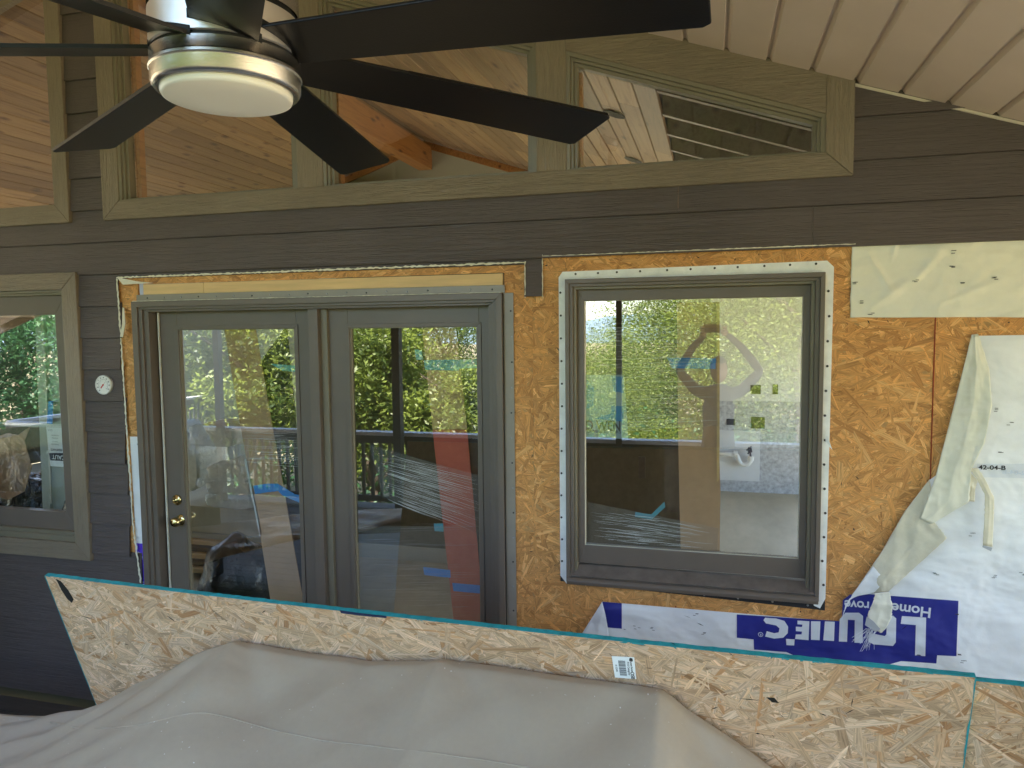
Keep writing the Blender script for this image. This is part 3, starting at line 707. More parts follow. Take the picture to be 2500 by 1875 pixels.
# paint flecks / caulk line
rg_ = ragged(-3.03, 2.337, -.96, 2.337, .004, 33, D-.036); rg_.build('caulk', 'paper_cream', dr, solid=.001)
kc = at(427, 1222, YS-.02)
hw = MB().lathe([(0, -.012), (.012, -.012), (.014, -.006), (.026, -.004), (.030, 0), (.030, .012)], (kc.x, YS-.008, kc.z), 28, 'y'); hw.box(kc.x-.003, kc.x+.003, YS-.034, YS-.018, kc.z-.009, kc.z+.009)
hw.build('deadbolt', 'brass', l1, smooth=True)
kc = at(434, 1272, YS-.02)
MB().lathe([(0, -.068), (.006, -.068), (.007, -.064), (.016, -.066), (.024, -.060), (.027, -.050), (.026, -.040), (.018, -.032), (.011, -.026), (.011, -.014), (.020, -.010), (.031, -.005), (.033, 0), (.033, .006)], (kc.x+.006, YS, kc.z), 32, 'y').build('knob', 'brass', l1, smooth=True)
box('threshold', 'fin_grey', dr, -3.0, -.96, D-.02, D+.14, .19, FLOOR, .003)

# ---------------------------------------------------------- picture window
pw = thing('picture_window', 'large square window with white taped nailing fin and store label on glass', 'window', (-.1, D, .98))
x0, x1, z0, z1 = -.655, .446, .965, 2.388
MB().prism([(x, D-.0045, z) for x, z in ((-.690, 1.0), (-.690, 2.40), (-.672, 2.425), (.455, 2.437), (.482, 2.41), (.476, .99), (.455, .945), (.43, .955), (.425, .98), (.425, 2.37), (-.63, 2.37), (-.63, .985), (-.645, .965), (-.66, .963))], (0, .0025, 0)).build('nailing_fin', 'fin_white', pw)
MB().prism([(x, D-.003, z) for x, z in ((-.69, 1.0), (-.69, .972), (.475, .937), (.475, .99), (.44, 1.0))], (0, .0015, 0)).build('sill_flashing', 'fin_black', pw)
pxpoly('fin_tear', 'fin_white', pw, [(2017, 1060, .006), (2023, 1072, .012), (2032, 1098, .02), (2022, 1088, .016), (2015, 1075, .008)], D, .0008)
nl = MB(); nd = MB(); rnd = random.Random(2)
for i in range(11): nailhead(nd, -.62+i*.103+rnd.uniform(-.01, .01), D-.0055, 2.413+.0012*i, .005)
for i in range(13): nailhead(nd, -.680+rnd.uniform(-.003, .003), D-.0055, 2.33-i*.105, .005)
for i in range(13): nailhead(nd, .463+rnd.uniform(-.005, .005), D-.0055, 2.31-i*.105, .0055)
for i in range(8): nailhead(nl, -.61+i*.145, D-.004, .974-.0028*i, .005)
tag(nd.build('nails', 'nail_dark', pw), None, None, kind='stuff'); tag(nl.build('nails', 'nail', pw), None, None, kind='stuff')
ring('brick_mould', 'frame_paint', pw, x0, x1, z0+.02, z1, .018, .018, .020, 0, D-.036, D+.02)
ring('brick_mould', 'frame_paint', pw, x0+.018, x1-.018, z0+.02, z1-.020, .016, .018, .014, 0, D-.024, D+.03)
ring('brick_mould', 'frame_olive', pw, x0+.034, x1-.036, z0+.02, z1-.034, .012, .014, .012, 0, D-.008, D+.04)
gx0, gx1, gz1, gz0 = at(1428.4, 900, D+.045).x, at(1955, 1000, D+.045).x, at(1690, 730, D+.045).z, at(1690, 1345, D+.045).z
ring('sash', 'frame_paint', pw, x0+.046, x1-.05, gz0-.085, z1-.046, gx0-(x0+.046), (x1-.05)-gx1, z1-.046-gz1, .085, D+.025, D+.07)
MB().prism([(x0+.018, D-.03, z0+.045), (x0+.018, D-.036, z0+.05), (x0+.018, D+.03, z0+.085), (x0+.018, D+.06, z0+.085), (x0+.018, D+.06, z0+.02), (x0+.018, D-.03, z0+.02)], (x1-x0-.036, 0, 0)).build('sill', 'frame_dusty', pw, .002)
MB().prism([(x0+.004, D-.052, z0+.012), (x0+.004, D-.056, z0+.030), (x0+.004, D-.045, z0+.043), (x0+.004, D-.004, z0+.043), (x0+.004, D-.004, z0+.012)], (x1-x0-.008, 0, 0)).build('sill_nose', 'frame_paint', pw, .003)
ring('glazing_bead', 'weatherstrip', pw, gx0-.001, gx1+.001, gz0-.001, gz1+.001, .003, .0025, .002, .003, D+.030, D+.04, 0)
MB().box(gx0-.01, gx1+.01, D+.045, D+.049, gz0-.01, gz1+.01).build('pane', 'glass', pw)

# ---------------------------------------------------------- left window
lw2 = thing('side_window', 'window at the left edge with olive trim, caution notice behind its glass', 'window', (-4.3, D, .88))
tr_ = at(196, 665).x; tx = -3.403
quad_bar('trim_board', 'trim_across', lw2, [(-5.5, 2.506), (tx, 2.506), (tx-.10, 2.412), (-5.5, 2.412)], bevel=.003)
quad_bar('trim_board', 'trim_upright', lw2, [(tx+.0005, .877), (tx+.0005, 2.505), (tx-.10, 2.411), (tx-.10, .976)], bevel=.003)
quad_bar('trim_board', 'trim_across', lw2, [(-5.5, .876), (tx, .876), (tx-.10, .975), (-5.5, .975)], bevel=.003)
ex = tx-.101
ring('frame_casing', 'frame_olive', lw2, -5.5, ex, .977, 2.410, 0, .012, .012, .03, D-.026, D+.02)
ring('frame_casing', 'frame_olive', lw2, -5.5, ex-.012, 1.007, 2.398, 0, .014, .014, .025, D-.012, D+.03)
lx, lzt, lzb = at(150, 900, D+.035).x, at(100, 769, D+.035).z, at(100, 1244, D+.035).z
ring('sash', 'frame_paint', lw2, -5.5, ex-.026, 1.032, 2.384, 0, ex-.026-lx, 2.384-lzt, lzb-1.032, D+.012, D+.06)
box('sill_rib', 'frame_olive', lw2, -5.5, ex-.012, D-.020, D+.01, 1.026, 1.034, .001)
box('sill_rib', 'frame_olive', lw2, -5.5, ex-.012, D-.024, D+.01, 1.003, 1.012, .001)
MB().box(-5.5, lx+.01, D+.037, D+.041, lzb-.01, lzt+.01).build('pane', 'glass', lw2)

# black grill added out of view to shade the lower left siding
gr = thing('shade_occluder', 'black grill against the wall under the side window, just out of view', 'occluder', (-4.1, 2.3, 0))
MB().prism([(-5.6, 1.3, .01), (-4.2, 1.3, .01), (-4.2, 1.33, 1.15), (-4.32, 1.4, 1.42), (-5.45, 1.4, 1.42), (-5.6, 1.33, 1.15)], (0, 1.9, 0)).build('cover', 'black_plastic', gr, .03)
# thermometer
tc_ = at(252.5, 940, D-.03)
tm = thing('thermometer', 'round white dial thermometer on the siding left of the door', 'thermometer', (tc_.x, D-.02, tc_.z))
R_ = .0535
MB().lathe([(0, .008), (R_, .008), (R_, -.010), (R_-.003, -.014), (R_-.006, -.011), (R_-.006, -.009)], (tc_.x, D-.022, tc_.z), 56, 'y').build('rim', 'dial_rim', tm, smooth=True)
MB().lathe([(0, 0), (R_-.005, 0)], (tc_.x, D-.0312, tc_.z), 48, 'y').build('dial', 'dial', tm)
tk = MB(); Yd = D-.0318
def dialp(a, r): return Vector((tc_.x+r*math.sin(a), Yd, tc_.z+r*math.cos(a)))
for i in range(61):
    a = math.radians(-135+i*4.5); r0, r1 = .031, (.0345 if i % 5 == 0 else .0325)
    q, s_ = dialp(a, r0), dialp(a, r1); t = Vector((math.cos(a), 0, -math.sin(a)))*.0003
    tk.add([q-t, q+t, s_+t, s_-t], [(0, 1, 2, 3)])
for i in range(40):
    a0, a1 = math.radians(-135+i*6.75), math.radians(-135+(i+1)*6.75); tk.add([dialp(a0, .0302), dialp(a1, .0302), dialp(a1, .0308), dialp(a0, .0308)], [(0, 1, 2, 3)])
tk.build('scale', 'ink', tm)
for s_, a in (('-60', -138), ('-40', -109), ('-20', -80), ('0', -52), ('20', -23), ('40', 6), ('60', 35), ('80', 63), ('100', 92), ('120', 125)):
    p = dialp(math.radians(a), .0405); text('numeral', s_, 'ink', tm, p, (1, 0, 0), (0, 0, 1), .0105, .0001, .0001, .8)
for i, a in enumerate(range(-135, 136, 30)):
    text('numeral', str(-50+i*10), 'ink_grey', tm, dialp(math.radians(a), .0245), (1, 0, 0), (0, 0, 1), .0055, .0001)
text('numeral', '°F', 'ink', tm, dialp(math.radians(130), .030), (1, 0, 0), (0, 0, 1), .006, .0001)
nd_ = math.radians(43); d = Vector((math.sin(nd_), 0, math.cos(nd_))); t = Vector((d.z, 0, -d.x)); c = Vector((tc_.x, D-.0335, tc_.z))
MB().prism([c-d*.024+t*.004, c-d*.021, c-d*.024-t*.004, c-d*.006-t*.003, c+t*-.0012, c+d*.012-t*.001, c+d*.012+t*.001, c+t*.0012, c-d*.006+t*.003], (0, .0006, 0)).build('needle', 'red', tm)
MB().prism([c+d*.012-t*.0006, c+d*.030, c+d*.012+t*.0006], (0, .0005, 0)).build('needle_tip', 'ink', tm)
MB().lathe([(0, -.002), (.004, -.002), (.005, 0)], c, 16, 'y').build('hub', 'red', tm)

# ============================================================ PORCH CEILING
pc = thing('porch_ceiling', 'taupe ribbed soffit panels sloping over the porch', 'porch ceiling', (-3.49, 1, 4.5)); struct(pc); del pc['category']
CW = .1688
ca_, sa_ = math.cos(math.atan(.339)), math.sin(math.atan(.339))
YA, YZ = -1.62, D-.004
def panel(xa, xb, side):
    """V-grooved panel between xa (uphill) and xb; profile swept along y"""
    u = Vector((side*ca_, 0, -sa_)); v = Vector((-side*sa_, 0, -ca_)) ; v = Vector((-sa_*side, 0, -ca_))
    v = Vector((-side*sa_, 0, -ca_)); nrm = Vector((side*sa_, 0, ca_))
    o_ = Vector((xa, YA, ceil_z(xa))); wd = abs(xb-xa)/ca_
    prof = [(0, .012), (.004, .012), (.019, -.001), (wd-.008, -.001), (wd-.0065, .012), (wd, .012), (wd, .016), (0, .016)]
    return MB().prism([o_+u*a+nrm*b_ for a, b_ in prof], (0, YZ-YA, 0)).build('ceiling_panel', 'soffit', pc, .0012)
g0 = .037
k = 0; xs = []
x = g0 - CW*21
while x < 3.05: xs.append(x); x += CW
xs = [q for q in xs if q > -3.49+.02]
for a, b_ in zip([-3.488]+xs, xs): panel(a, b_, 1)
x = -3.492
while x > -10: panel(x, x-CW, -1); x -= CW
for s_ in (1, -1):
    xe = 3.0 if s_ == 1 else -10
    a = Vector((-3.49, D-.02, ceil_z(-3.49)-.004)); b_ = Vector((xe, D-.02, ceil_z(xe)-.004)); dn = Vector((0, 0, -.012))
    MB().prism([a, b_, b_+dn, a+dn], (0, .012, 0)).build('edge_channel', 'soffit_trim', pc, .001)
# roof slabs over porch and room
rf = thing('roof', 'dark shingled gable roof over porch and room', 'roof', (-3.49, 3.7, 4.7)); struct(rf); del rf['category']
for x0_, xe, ya_, yb_ in ((-3.49, 3.2, -1.75, 9.2), (-3.49, -10.2, -1.75, 4.4), (-3.49, -7.5, 4.4005, 8.2), (-8.8, -10.2, 4.4005, 8.2), (-3.49, -10.2, 8.2005, 9.2)):  # gap in the left slope: unseen skylight added to brighten the room
    a = Vector((x0_, ya_, ceil_z(x0_)+.06)); b_ = Vector((xe, ya_, ceil_z(xe)+.06)); up = Vector((0, 0, .22))
    MB().prism([a, b_, b_+up, a+up], (0, yb_-ya_, 0)).build('roof_slope', 'roofing', rf)
for s_, xe in ((1, 3.2), (-1, -10.2)):
    MB().prism([Vector((-3.49, -1.78, ceil_z(-3.49)-.06)), Vector((xe, -1.78, ceil_z(xe)-.06)), Vector((xe, -1.78, ceil_z(xe)+.28)), Vector((-3.49, -1.78, ceil_z(-3.49)+.28))], (0, .028, 0)).build('fascia', 'trim_across', rf)
MB().prism([Vector((-3.49-1.9, -1.74, 3.87)), Vector((-3.49+1.9, -1.74, 3.87)), Vector((-3.49, -1.74, ceil_z(-3.49)+.05))], (0, .03, 0)).build('gable_sky_block', 'siding', rf)  # unseen triangle, added so the gable panes mirror no sky

# ============================================================ INTERIOR
YW = 8.75
fl = struct(box('interior_floor', 'plywood', None, -9.6, 2.9, D+.13, YW, FLOOR-.05, FLOOR, 0))
iw = thing('interior_wall', 'white far wall of the room seen through the windows', 'wall', (-3, YW, FLOOR)); struct(iw); del iw['category']
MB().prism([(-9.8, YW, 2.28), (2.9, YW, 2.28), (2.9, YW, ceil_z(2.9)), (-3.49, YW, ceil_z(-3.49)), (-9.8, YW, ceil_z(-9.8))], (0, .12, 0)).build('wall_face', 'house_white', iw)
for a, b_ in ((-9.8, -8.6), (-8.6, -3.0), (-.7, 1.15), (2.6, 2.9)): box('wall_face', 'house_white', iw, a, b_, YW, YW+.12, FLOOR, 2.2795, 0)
for a, b_ in ((-3.0, -.7), (1.15, 2.6)): box('wall_face', 'house_white', iw, a+.0005, b_-.0005, YW, YW+.12, FLOOR, (1.1 if a > 0 else 1.55), 0)  # opening hidden behind the partition is added to let sun brighten the room
def kx(px): return at(px, 1100, YW-.01).x
def kz(py, px=1850): return at(px, py, YW-.01).z
MB().box(kx(1730), 1.145, YW-.012, YW-.001, kz(980), 2.75).build('drywall_sheet', 'drywall', iw, .002)
MB().box(kx(1730), 1.145, YW-.010, YW-.001, FLOOR, kz(980)-.002).build('scraped_face', 'scraped_wall', iw)
MB().box(kx(1740), kx(1855), YW-.020, YW-.011, kz(1175), kz(1052)).build('drywall_patch', 'drywall', iw, .002)
for a, b_, c, d_, mt_ in ((1830, 1855, 940, 962, 'outlet_hole'), (1884, 1897, 938, 962, 'outlet_hole'), (1773, 1793, 1024, 1039, 'dark_hole'), (1833, 1866, 1018, 1046, 'outlet_hole')):
    MB().box(kx(a), kx(b_), YW-.016, YW-.011, kz(d_), kz(c)).build('outlet_cutout', mt_, iw)
box('wall_right', 'drywall', iw, 2.78, 2.9, D+.1, 4.6, FLOOR, 2.4, 0)
box('wall_left', 'olive_wall', iw, -9.75, -9.62, 5.6, YW, FLOOR, 2.42, 0); box('wall_left', 'olive_wall', iw, -9.75, -9.62, D+.12, 5.5995, FLOOR, 1.1, 0)
box('wall_right', 'drywall', iw, 2.78, 2.9, 8.2, YW, FLOOR, 2.4, 0)
pt = thing('sink_drain', 'white plastic sink trap pipe curling out of the kitchen wall', 'drain pipe', (kx(1800), YW-.08, kz(1110)))
yy = YW-.09
pts = [at(px, py, yy) for px, py in ((1745, 1108), (1775, 1109), (1793, 1110), (1800, 1114), (1803, 1124), (1808, 1132), (1816, 1135), (1826, 1133), (1832, 1126), (1833, 1117))]
MB().tube(pts, .026, 14).build('pipe', 'pvc', pt, smooth=True)
a = at(1833, 1120, yy)
MB().tube([a+Vector((0, 0, -.02)), a+Vector((0, 0, .03))], .034, 16).build('slip_nut', 'pvc', pt, .003)
a = at(1798, 1109, yy); MB().tube([a+Vector((-.03, 0, .003)), a+Vector((.015, 0, 0))], .033, 16).build('slip_nut', 'pvc', pt, .003)
rgp = MB()
for px, py in ((1823, 1100), (1828, 1098), (1826, 1108)): q = at(px, py, yy-.03); rgp.tube([q, q+Vector((.02, .01, .035)), q+Vector((.03, .01, -.03))], .012, 8)
tag(rgp.build('rag', 'blue_paint'), 'dark blue rag stuffed in the open end of the drain pipe', 'rag')
# dark partition behind door and left half of window
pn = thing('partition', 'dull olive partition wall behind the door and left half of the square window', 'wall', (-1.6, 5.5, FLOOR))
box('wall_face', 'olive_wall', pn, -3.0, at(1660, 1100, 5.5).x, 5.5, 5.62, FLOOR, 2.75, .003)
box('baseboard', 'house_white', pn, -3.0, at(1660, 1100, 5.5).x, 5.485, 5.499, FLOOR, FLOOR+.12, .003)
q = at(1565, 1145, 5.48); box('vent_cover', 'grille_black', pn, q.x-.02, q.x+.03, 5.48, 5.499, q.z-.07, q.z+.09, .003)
# vaulted pine ceiling inside
vc = thing('vaulted_ceiling', 'knotty pine plank ceiling of the room behind the gable windows', 'ceiling', (-3.49, 6, 4.5)); struct(vc); del vc['category']
PWD = .132; rnd = random.Random(4)
def plank(xa, xb, side):
    nrm = Vector((side*sa_, 0, ca_)); u = Vector((side*ca_, 0, -sa_)); wd = abs(xb-xa)/ca_
    ya = D+.11
    cuts = [ya]; y = ya+rnd.uniform(1, 3.2)
    while y < YW-.4: cuts.append(y); y += rnd.uniform(1.8, 3.4)
    cuts.append(YW)
    if side < 0 and -8.9 < xa < -6.85: cuts = [ya, 4.38]  # planks stop short at the added skylight
    for c0, c1 in zip(cuts, cuts[1:]):
        o_ = Vector((xa, c0+.001, ceil_z(xa)+.004)); prof = [(0, .010), (.004, .009), (.010, 0), (wd-.005, 0), (wd, .010), (wd, .018), (0, .018)]
        MB().prism([o_+u*a+nrm*b_ for a, b_ in prof], (0, c1-c0-.002, 0)).build('ceiling_plank', 'pine', vc)
x = -3.50
while x > -9.4: plank(x, x-PWD, -1); x -= PWD
x = -3.48
while x < -.38: plank(x, x+PWD, 1); x += PWD
XO = x
box('ceiling_trim', 'pine_beam', vc, -3.49, -3.48, YW-.03, YW, 4.4, 4.45, 0)
for s_, xe in ((1, 2.5), (-1, -9)):
    a = Vector((-3.49, YW-.03, ceil_z(-3.49)+.0)); b_ = Vector((xe, YW-.03, ceil_z(xe))); dn = Vector((0, 0, -.085))
    MB().prism([a, b_, b_+dn, a+dn], (0, .028, 0)).build('ceiling_trim', 'pine_beam', vc, .002)
# where planking is missing: rafters and roof boards
for i in range(19):
    xa = XO+.02+i*.19
    if xa > 2.6: break
    o_ = Vector((xa, D+.11, ceil_z(xa)+.05)); u = Vector((ca_, 0, -sa_))
    MB().prism([o_, o_+u*.16, o_+u*.16+Vector((0, 0, .02)), o_+Vector((0, 0, .02))], (0, 5.2, 0)).build('roof_board', 'rough_board', vc)
for i in range(9):
    yy = D+.45+i*.42
    a = Vector((XO+.03, yy, ceil_z(XO+.03)+.045)); b_ = Vector((2.8, yy, ceil_z(2.8)+.045)); dn = Vector((0, 0, -.14))
    MB().prism([a, b_, b_+dn, a+dn], (0, .04, 0)).build('rafter', 'rough_board', vc)
for px, py in ((1500, 278), (1546, 390)):
    d_ = at(px, py, 1)-EYE; t_ = (3.335-.339*0-EYE.z)/(d_.z+.339*d_.x); q = EYE+d_*t_
    rr = MB(); u = Vector((ca_, 0, -sa_)); nn = Vector((sa_, 0, ca_)); R1 = .075
    P = [q+u*R1*math.cos(2*PI*j/28)+Vector((0, 1, 0))*R1*math.sin(2*PI*j/28)-nn*.006 for j in range(28)]
    tag(rr.prism(P, nn*.003).build('recessed_light', 'dark_hole'), 'round dark recessed light opening in the pine ceiling, %s one' % ('upper' if py < 300 else 'lower'), 'recessed light', 'recessed lights in the plank ceiling')
bm_ = struct(box('ridge_beam', 'pine_beam', None, -3.575, -3.40, D+.11, YW-.001, 4.165, 4.44, .006))
ch = thing('chimney', 'brick chimney corner seen low through the middle gable pane', 'chimney', (at(890, 440, 8.4).x, 8.4, FLOOR))
cxl, cxr = at(800, 440, 8.4).x, at(932, 440, 8.4).x
box('core', 'mortar', ch, cxl, cxr-.003, 8.403, YW-.002, FLOOR, 4.0, 0)
for r_ in range(12):
    zb = 2.95+r_*.086
    for c_ in range(-1, 4):
        a = max(cxl, cxr-.003-(c_+1)*.215-(.1 if r_ % 2 else 0)); b_ = min(cxr, cxr-c_*.215-.013-(.1 if r_ % 2 else 0))
        if b_-a > .03: box('brick', 'brick', ch, a, b_, 8.39, 8.42, zb, zb+.074, .002)

# things stored inside
Yb = 4.9
bn = thing('storage_bench', 'long beige crate on the floor under the insulation inside the left door', 'crate', (at(560, 1300, Yb).x, Yb, FLOOR))
xa, xb = at(440, 1260, Yb).x, at(668, 1260, Yb).x; zt_ = at(560, 1240, Yb).z; zl = at(560, 1305, Yb).z
box('side', 'plywood', bn, xa, xb, Yb, Yb+.5, zl, zt_, .006); box('skid', 'house_white', bn, xa, xb, Yb-.01, Yb+.5, zl-.045, zl-.002, .003)
for i in range(5): box('board', 'rough_board' if i % 2 else 'header_lumber', bn, xa, xb+.1*i, Yb-.05-.04*i, Yb+.45, zl-.085-.042*i, zl-.05-.042*i, .002)
box('leg', 'grille_black', bn, xa, xb, Yb+.1, Yb+.4, FLOOR, zl-.26, 0)
rnd = random.Random(11)
def batt(pxa, pxb, pya, pyb, Y, lab, seed):
    A, B = at(pxa, pyb, Y), at(pxb, pya, Y); m_ = bmesh.new(); bmesh.ops.create_cube(m_, size=1)
    bmesh.ops.subdivide_edges(m_, edges=m_.edges, cuts=7, use_grid_fill=True)
    r_ = random.Random(seed); ctr = (A+B)/2; sx, sz = abs(B.x-A.x), abs(B.z-A.z)
    from mathutils import noise as nz
    for v in m_.verts:
        c = v.co.copy(); k_ = 1-.16*(abs(c.x*2)**4+abs(c.z*2)**4)
        o_ = nz.noise_vector(c*3.1+Vector((seed*7.3, 0, 0)))*.10+nz.noise_vector(c*9+Vector((seed*3.3, 0, 0)))*.04
        v.co = Vector((ctr.x+(c.x*k_+o_.x*.4)*sx, Y+.2+c.y*.4+o_.y*.2, ctr.z+(c.z*k_+o_.z)*sz))
    me = bpy.data.meshes.new('insulation_batt'); m_.to_mesh(me); m_.free(); me.materials.append(MATS['insulation'])
    for p in me.polygons: p.use_smooth = True
    o = bpy.data.objects.new('insulation_batt', me); C.objects.link(o)
    return tag(o, lab, 'insulation batt', 'insulation batts behind the door glass')
batt(452, 582, 1036, 1092, Yb, 'white fluffy insulation batt topmost in the pile behind the door glass', 1)
batt(498, 622, 1132, 1176, Yb, 'white insulation batt second from top, above the dark gap of the pile', 2)
batt(492, 622, 1174, 1208, Yb-.02, 'white insulation batt third from top of the pile', 3)
batt(492, 628, 1204, 1240, Yb-.01, 'white insulation batt lowest in the pile, on the beige crate', 4)
batt(440, 480, 1046, 1200, Yb+.1, 'upright insulation roll beside the pile, nearest the door knob', 5)
def blob(name, mt, pxa, pxb, pya, pyb, Y, dep, seed, lab, cat, group=None):
    from mathutils import noise as nz
    A, B = at(pxa, pyb, Y), at(pxb, pya, Y); m_ = bmesh.new(); bmesh.ops.create_icosphere(m_, subdivisions=4, radius=1)
    ctr = (A+B)/2; sx, sz = abs(B.x-A.x)/2, abs(B.z-A.z)/2
    for v in m_.verts:
        c = v.co.copy(); k_ = 1+nz.noise(c*1.6+Vector((seed, 0, 0)))*.22+abs(nz.noise(c*4+Vector((seed, 3, 0))))*.10
        v.co = Vector((ctr.x+c.x*k_*sx, Y+dep+c.y*k_*dep, max(FLOOR, ctr.z+c.z*k_*sz)))
    me = bpy.data.meshes.new(name); m_.to_mesh(me); m_.free(); me.materials.append(MATS[mt])
    for p in me.polygons: p.use_smooth = True
    o = bpy.data.objects.new(name, me); C.objects.link(o); return tag(o, lab, cat, group)
blob('rubbish_bag', 'black_plastic', 455, 600, 1345, 1530, 4.0, .22, 1, 'black rubbish bag low behind the left door pane', 'rubbish bag')
blob('covered_cushion', 'black_plastic', -70, 85, 1170, 1330, 3.75, .2, 2, 'shiny black wrapped cushion at the far left behind the side window', 'cushion', 'wrapped cushions behind the side window')
blob('covered_cushion', 'brown_plastic', 40, 135, 1155, 1340, 3.95, .2, 3, 'brown wrapped cushion between the two black ones behind the side window', 'cushion', 'wrapped cushions behind the side window')
blob('covered_cushion', 'black_plastic', 112, 230, 1185, 1330, 3.72, .18, 4, 'black wrapped cushion nearest the trim behind the side window', 'cushion', 'wrapped cushions behind the side window')
pf = pxpoly('plastic_wrap', 'brown_plastic', None, [(-60, 1080, 0), (20, 1058, 0), (45, 1062, .03), (75, 1040, .02), (60, 1075, .03), (78, 1140, .0), (60, 1200, 0), (20, 1220, .04), (-60, 1200, 0)], 3.68, .004)
tag(pf, 'crumpled brown plastic wrap catching light behind the side window', 'plastic wrap')

Yc = D+.10
def strip(name, mt, pts, lab, cat, Y=Yc, th_=.005, group=None):
    o = pxpoly(name, mt, None, pts, Y, th_); return tag(o, lab, cat, group)
strip('cardboard_strip', 'cardboard', [(546, 795), (622, 795), (668, 1060), (692, 1190), (752, 1540), (672, 1540), (628, 1260), (608, 1160), (580, 1000)], 'slanting brown cardboard strip behind the left door pane', 'cardboard')
strip('cardboard_strip', 'cardboard', [(1030, 795), (1112, 795), (1140, 1048), (1056, 1048)], 'brown upper cardboard strip behind the right door pane, ending at the railing reflection', 'cardboard')
strip('cardboard_strip', 'cardboard_red', [(1056, 1049), (1140, 1049), (1184, 1540), (1110, 1540), (1095, 1400)], 'red brown cardboard strip slanting down the right door pane', 'cardboard')
cb = strip('cardboard_strip', 'cardboard', [(1652, 738), (1756, 738), (1755, 1075), (1759, 1200), (1757, 1350), (1662, 1345), (1659, 1230), (1656, 1075)], 'tall upright cardboard strip down the middle of the square window', 'cardboard')
strip('cardboard_strip', 'header_lumber', [(1749, 738), (1757, 738), (1757, 1070), (1756, 1170), (1750, 1178), (1750, 1000)], 'pale cut edge of the cardboard beside the drain pipe view', 'cardboard', Y=Yc-.008)
strip('metal_track', 'white_metal', [(596, 1122), (603, 1120), (640, 1305), (634, 1310)], 'thin white metal strip leaning behind the left door pane', 'metal strip')
strip('metal_track', 'grille_black', [(603, 1120), (612, 1160), (650, 1308), (641, 1308)], 'thin black metal strip leaning behind the left door pane', 'metal strip', Y=Yc+.006)
strip('painters_tape', 'tape_blue', [(618, 1186), (650, 1181), (678, 1181), (690, 1188), (720, 1207), (742, 1210), (745, 1229), (735, 1229), (690, 1210), (679, 1199), (650, 1202), (623, 1207)], 'bright blue painter tape crossing the left door pane', 'tape', Y=Yc-.012, th_=.001, group='blue tape pieces')
strip('painters_tape', 'tape_teal', [(1035, 879), (1182, 877), (1182, 898), (1122, 900), (1120, 905), (1038, 903)], 'pale blue tape high on the right door pane', 'tape', Y=Yc-.012, th_=.001, group='blue tape pieces')
strip('painters_tape', 'tape_teal', [(1012, 853), (1030, 855), (1033, 878), (1016, 879)], 'small blue tape scrap up left of the high tape on the right door pane', 'tape', Y=Yc-.012, th_=.001, group='blue tape pieces')
strip('painters_tape', 'tape_teal', [(1059, 1278), (1082, 1278), (1083, 1298), (1061, 1297)], 'small square of teal tape by the red strip', 'tape', Y=Yc-.012, th_=.001, group='blue tape pieces')
strip('painters_tape', 'tape_blue', [(1033, 1384), (1099, 1392), (1100, 1411), (1036, 1404)], 'blue tape left of the red strip, low on the right door pane', 'tape', Y=Yc-.012, th_=.001, group='blue tape pieces')
strip('painters_tape', 'tape_blue', [(1104, 1423), (1182, 1430), (1182, 1450), (1107, 1443)], 'blue tape across the red strip, lowest on the right door pane', 'tape', Y=Yc-.012, th_=.001, group='blue tape pieces')
strip('painters_tape', 'tape_blue', [(1628, 873), (1748, 875), (1747, 901), (1640, 899)], 'blue tape across the cardboard in the square window', 'tape', Y=Yc-.012, th_=.001, group='blue tape pieces')
strip('painters_tape', 'tape_teal', [(1551, 1250), (1590, 1256), (1622, 1225), (1624, 1238), (1592, 1268), (1550, 1262)], 'bent blue tape low in the square window left of the cardboard', 'tape', Y=Yc-.012, th_=.001, group='blue tape pieces')
strip('painters_tape', 'tape_teal', [(660, 888), (728, 893), (726, 908), (690, 905)], 'faint teal tape high on the left door pane', 'tape', Y=Yc-.012, th_=.001, group='blue tape pieces')
# dark sheets stacked behind the cardboard
strip('dark_panel', 'grille_black', [(1112, 795), (1190, 795), (1200, 1540), (1184, 1540), (1140, 1049)], 'dark panel leaning behind the red strip at the door edge', 'panel', Y=Yc+.03)
strip('dark_panel', 'grille_black', [(622, 900), (700, 795), (720, 1000), (760, 1540), (752, 1540)], 'dark panel leaning behind the slanting cardboard of the left door pane', 'panel', Y=Yc+.03)
strip('dark_panel', 'dark_brown', [(1622, 1085), (1657, 1085), (1662, 1345), (1650, 1345), (1655, 1250), (1622, 1250)], 'dark brown board edge left of the cardboard in the square window', 'panel', Y=Yc+.02) if 'dark_brown' in MATS else None
# stretch film: sagging bands of fine streaks
def film(n_, a0, a1, b0, b1, width, seed, mt='film_streak', Y=Yc-.02, gap=.5, par=None, name='film_streaks'):
    m_ = MB(); r_ = random.Random(seed)
    for i in range(n_):
        t = (i+r_.uniform(-.4, .4))/max(1, n_-1); t = min(max(t, 0), 1)
        A = Vector(a0).lerp(Vector(a1), t); B = Vector(b0).lerp(Vector(b1), t)
        s0, s1 = r_.uniform(0, gap), 1-r_.uniform(0, gap)
        if s1 < s0+.08: continue
        w_ = width*r_.uniform(.35, 1.2); pr_ = None; o = len(m_.v); K = 5
        for k_ in range(K+1):
            q = A.lerp(B, s0+(s1-s0)*k_/K)+Vector((0, r_.uniform(-.8, .8))); p = at(q.x, q.y, Y+.004*math.sin(i)); ww = w_*math.sin(PI*(k_+.4)/(K+.8))
            m_.v += [(p.x, p.y, p.z+ww/2), (p.x, p.y, p.z-ww/2)]
        for k_ in range(K): m_.f.append((o+2*k_, o+2*k_+1, o+2*k_+3, o+2*k_+2))
    o = m_.build(name, mt, par); o['kind'] = 'stuff'; return o
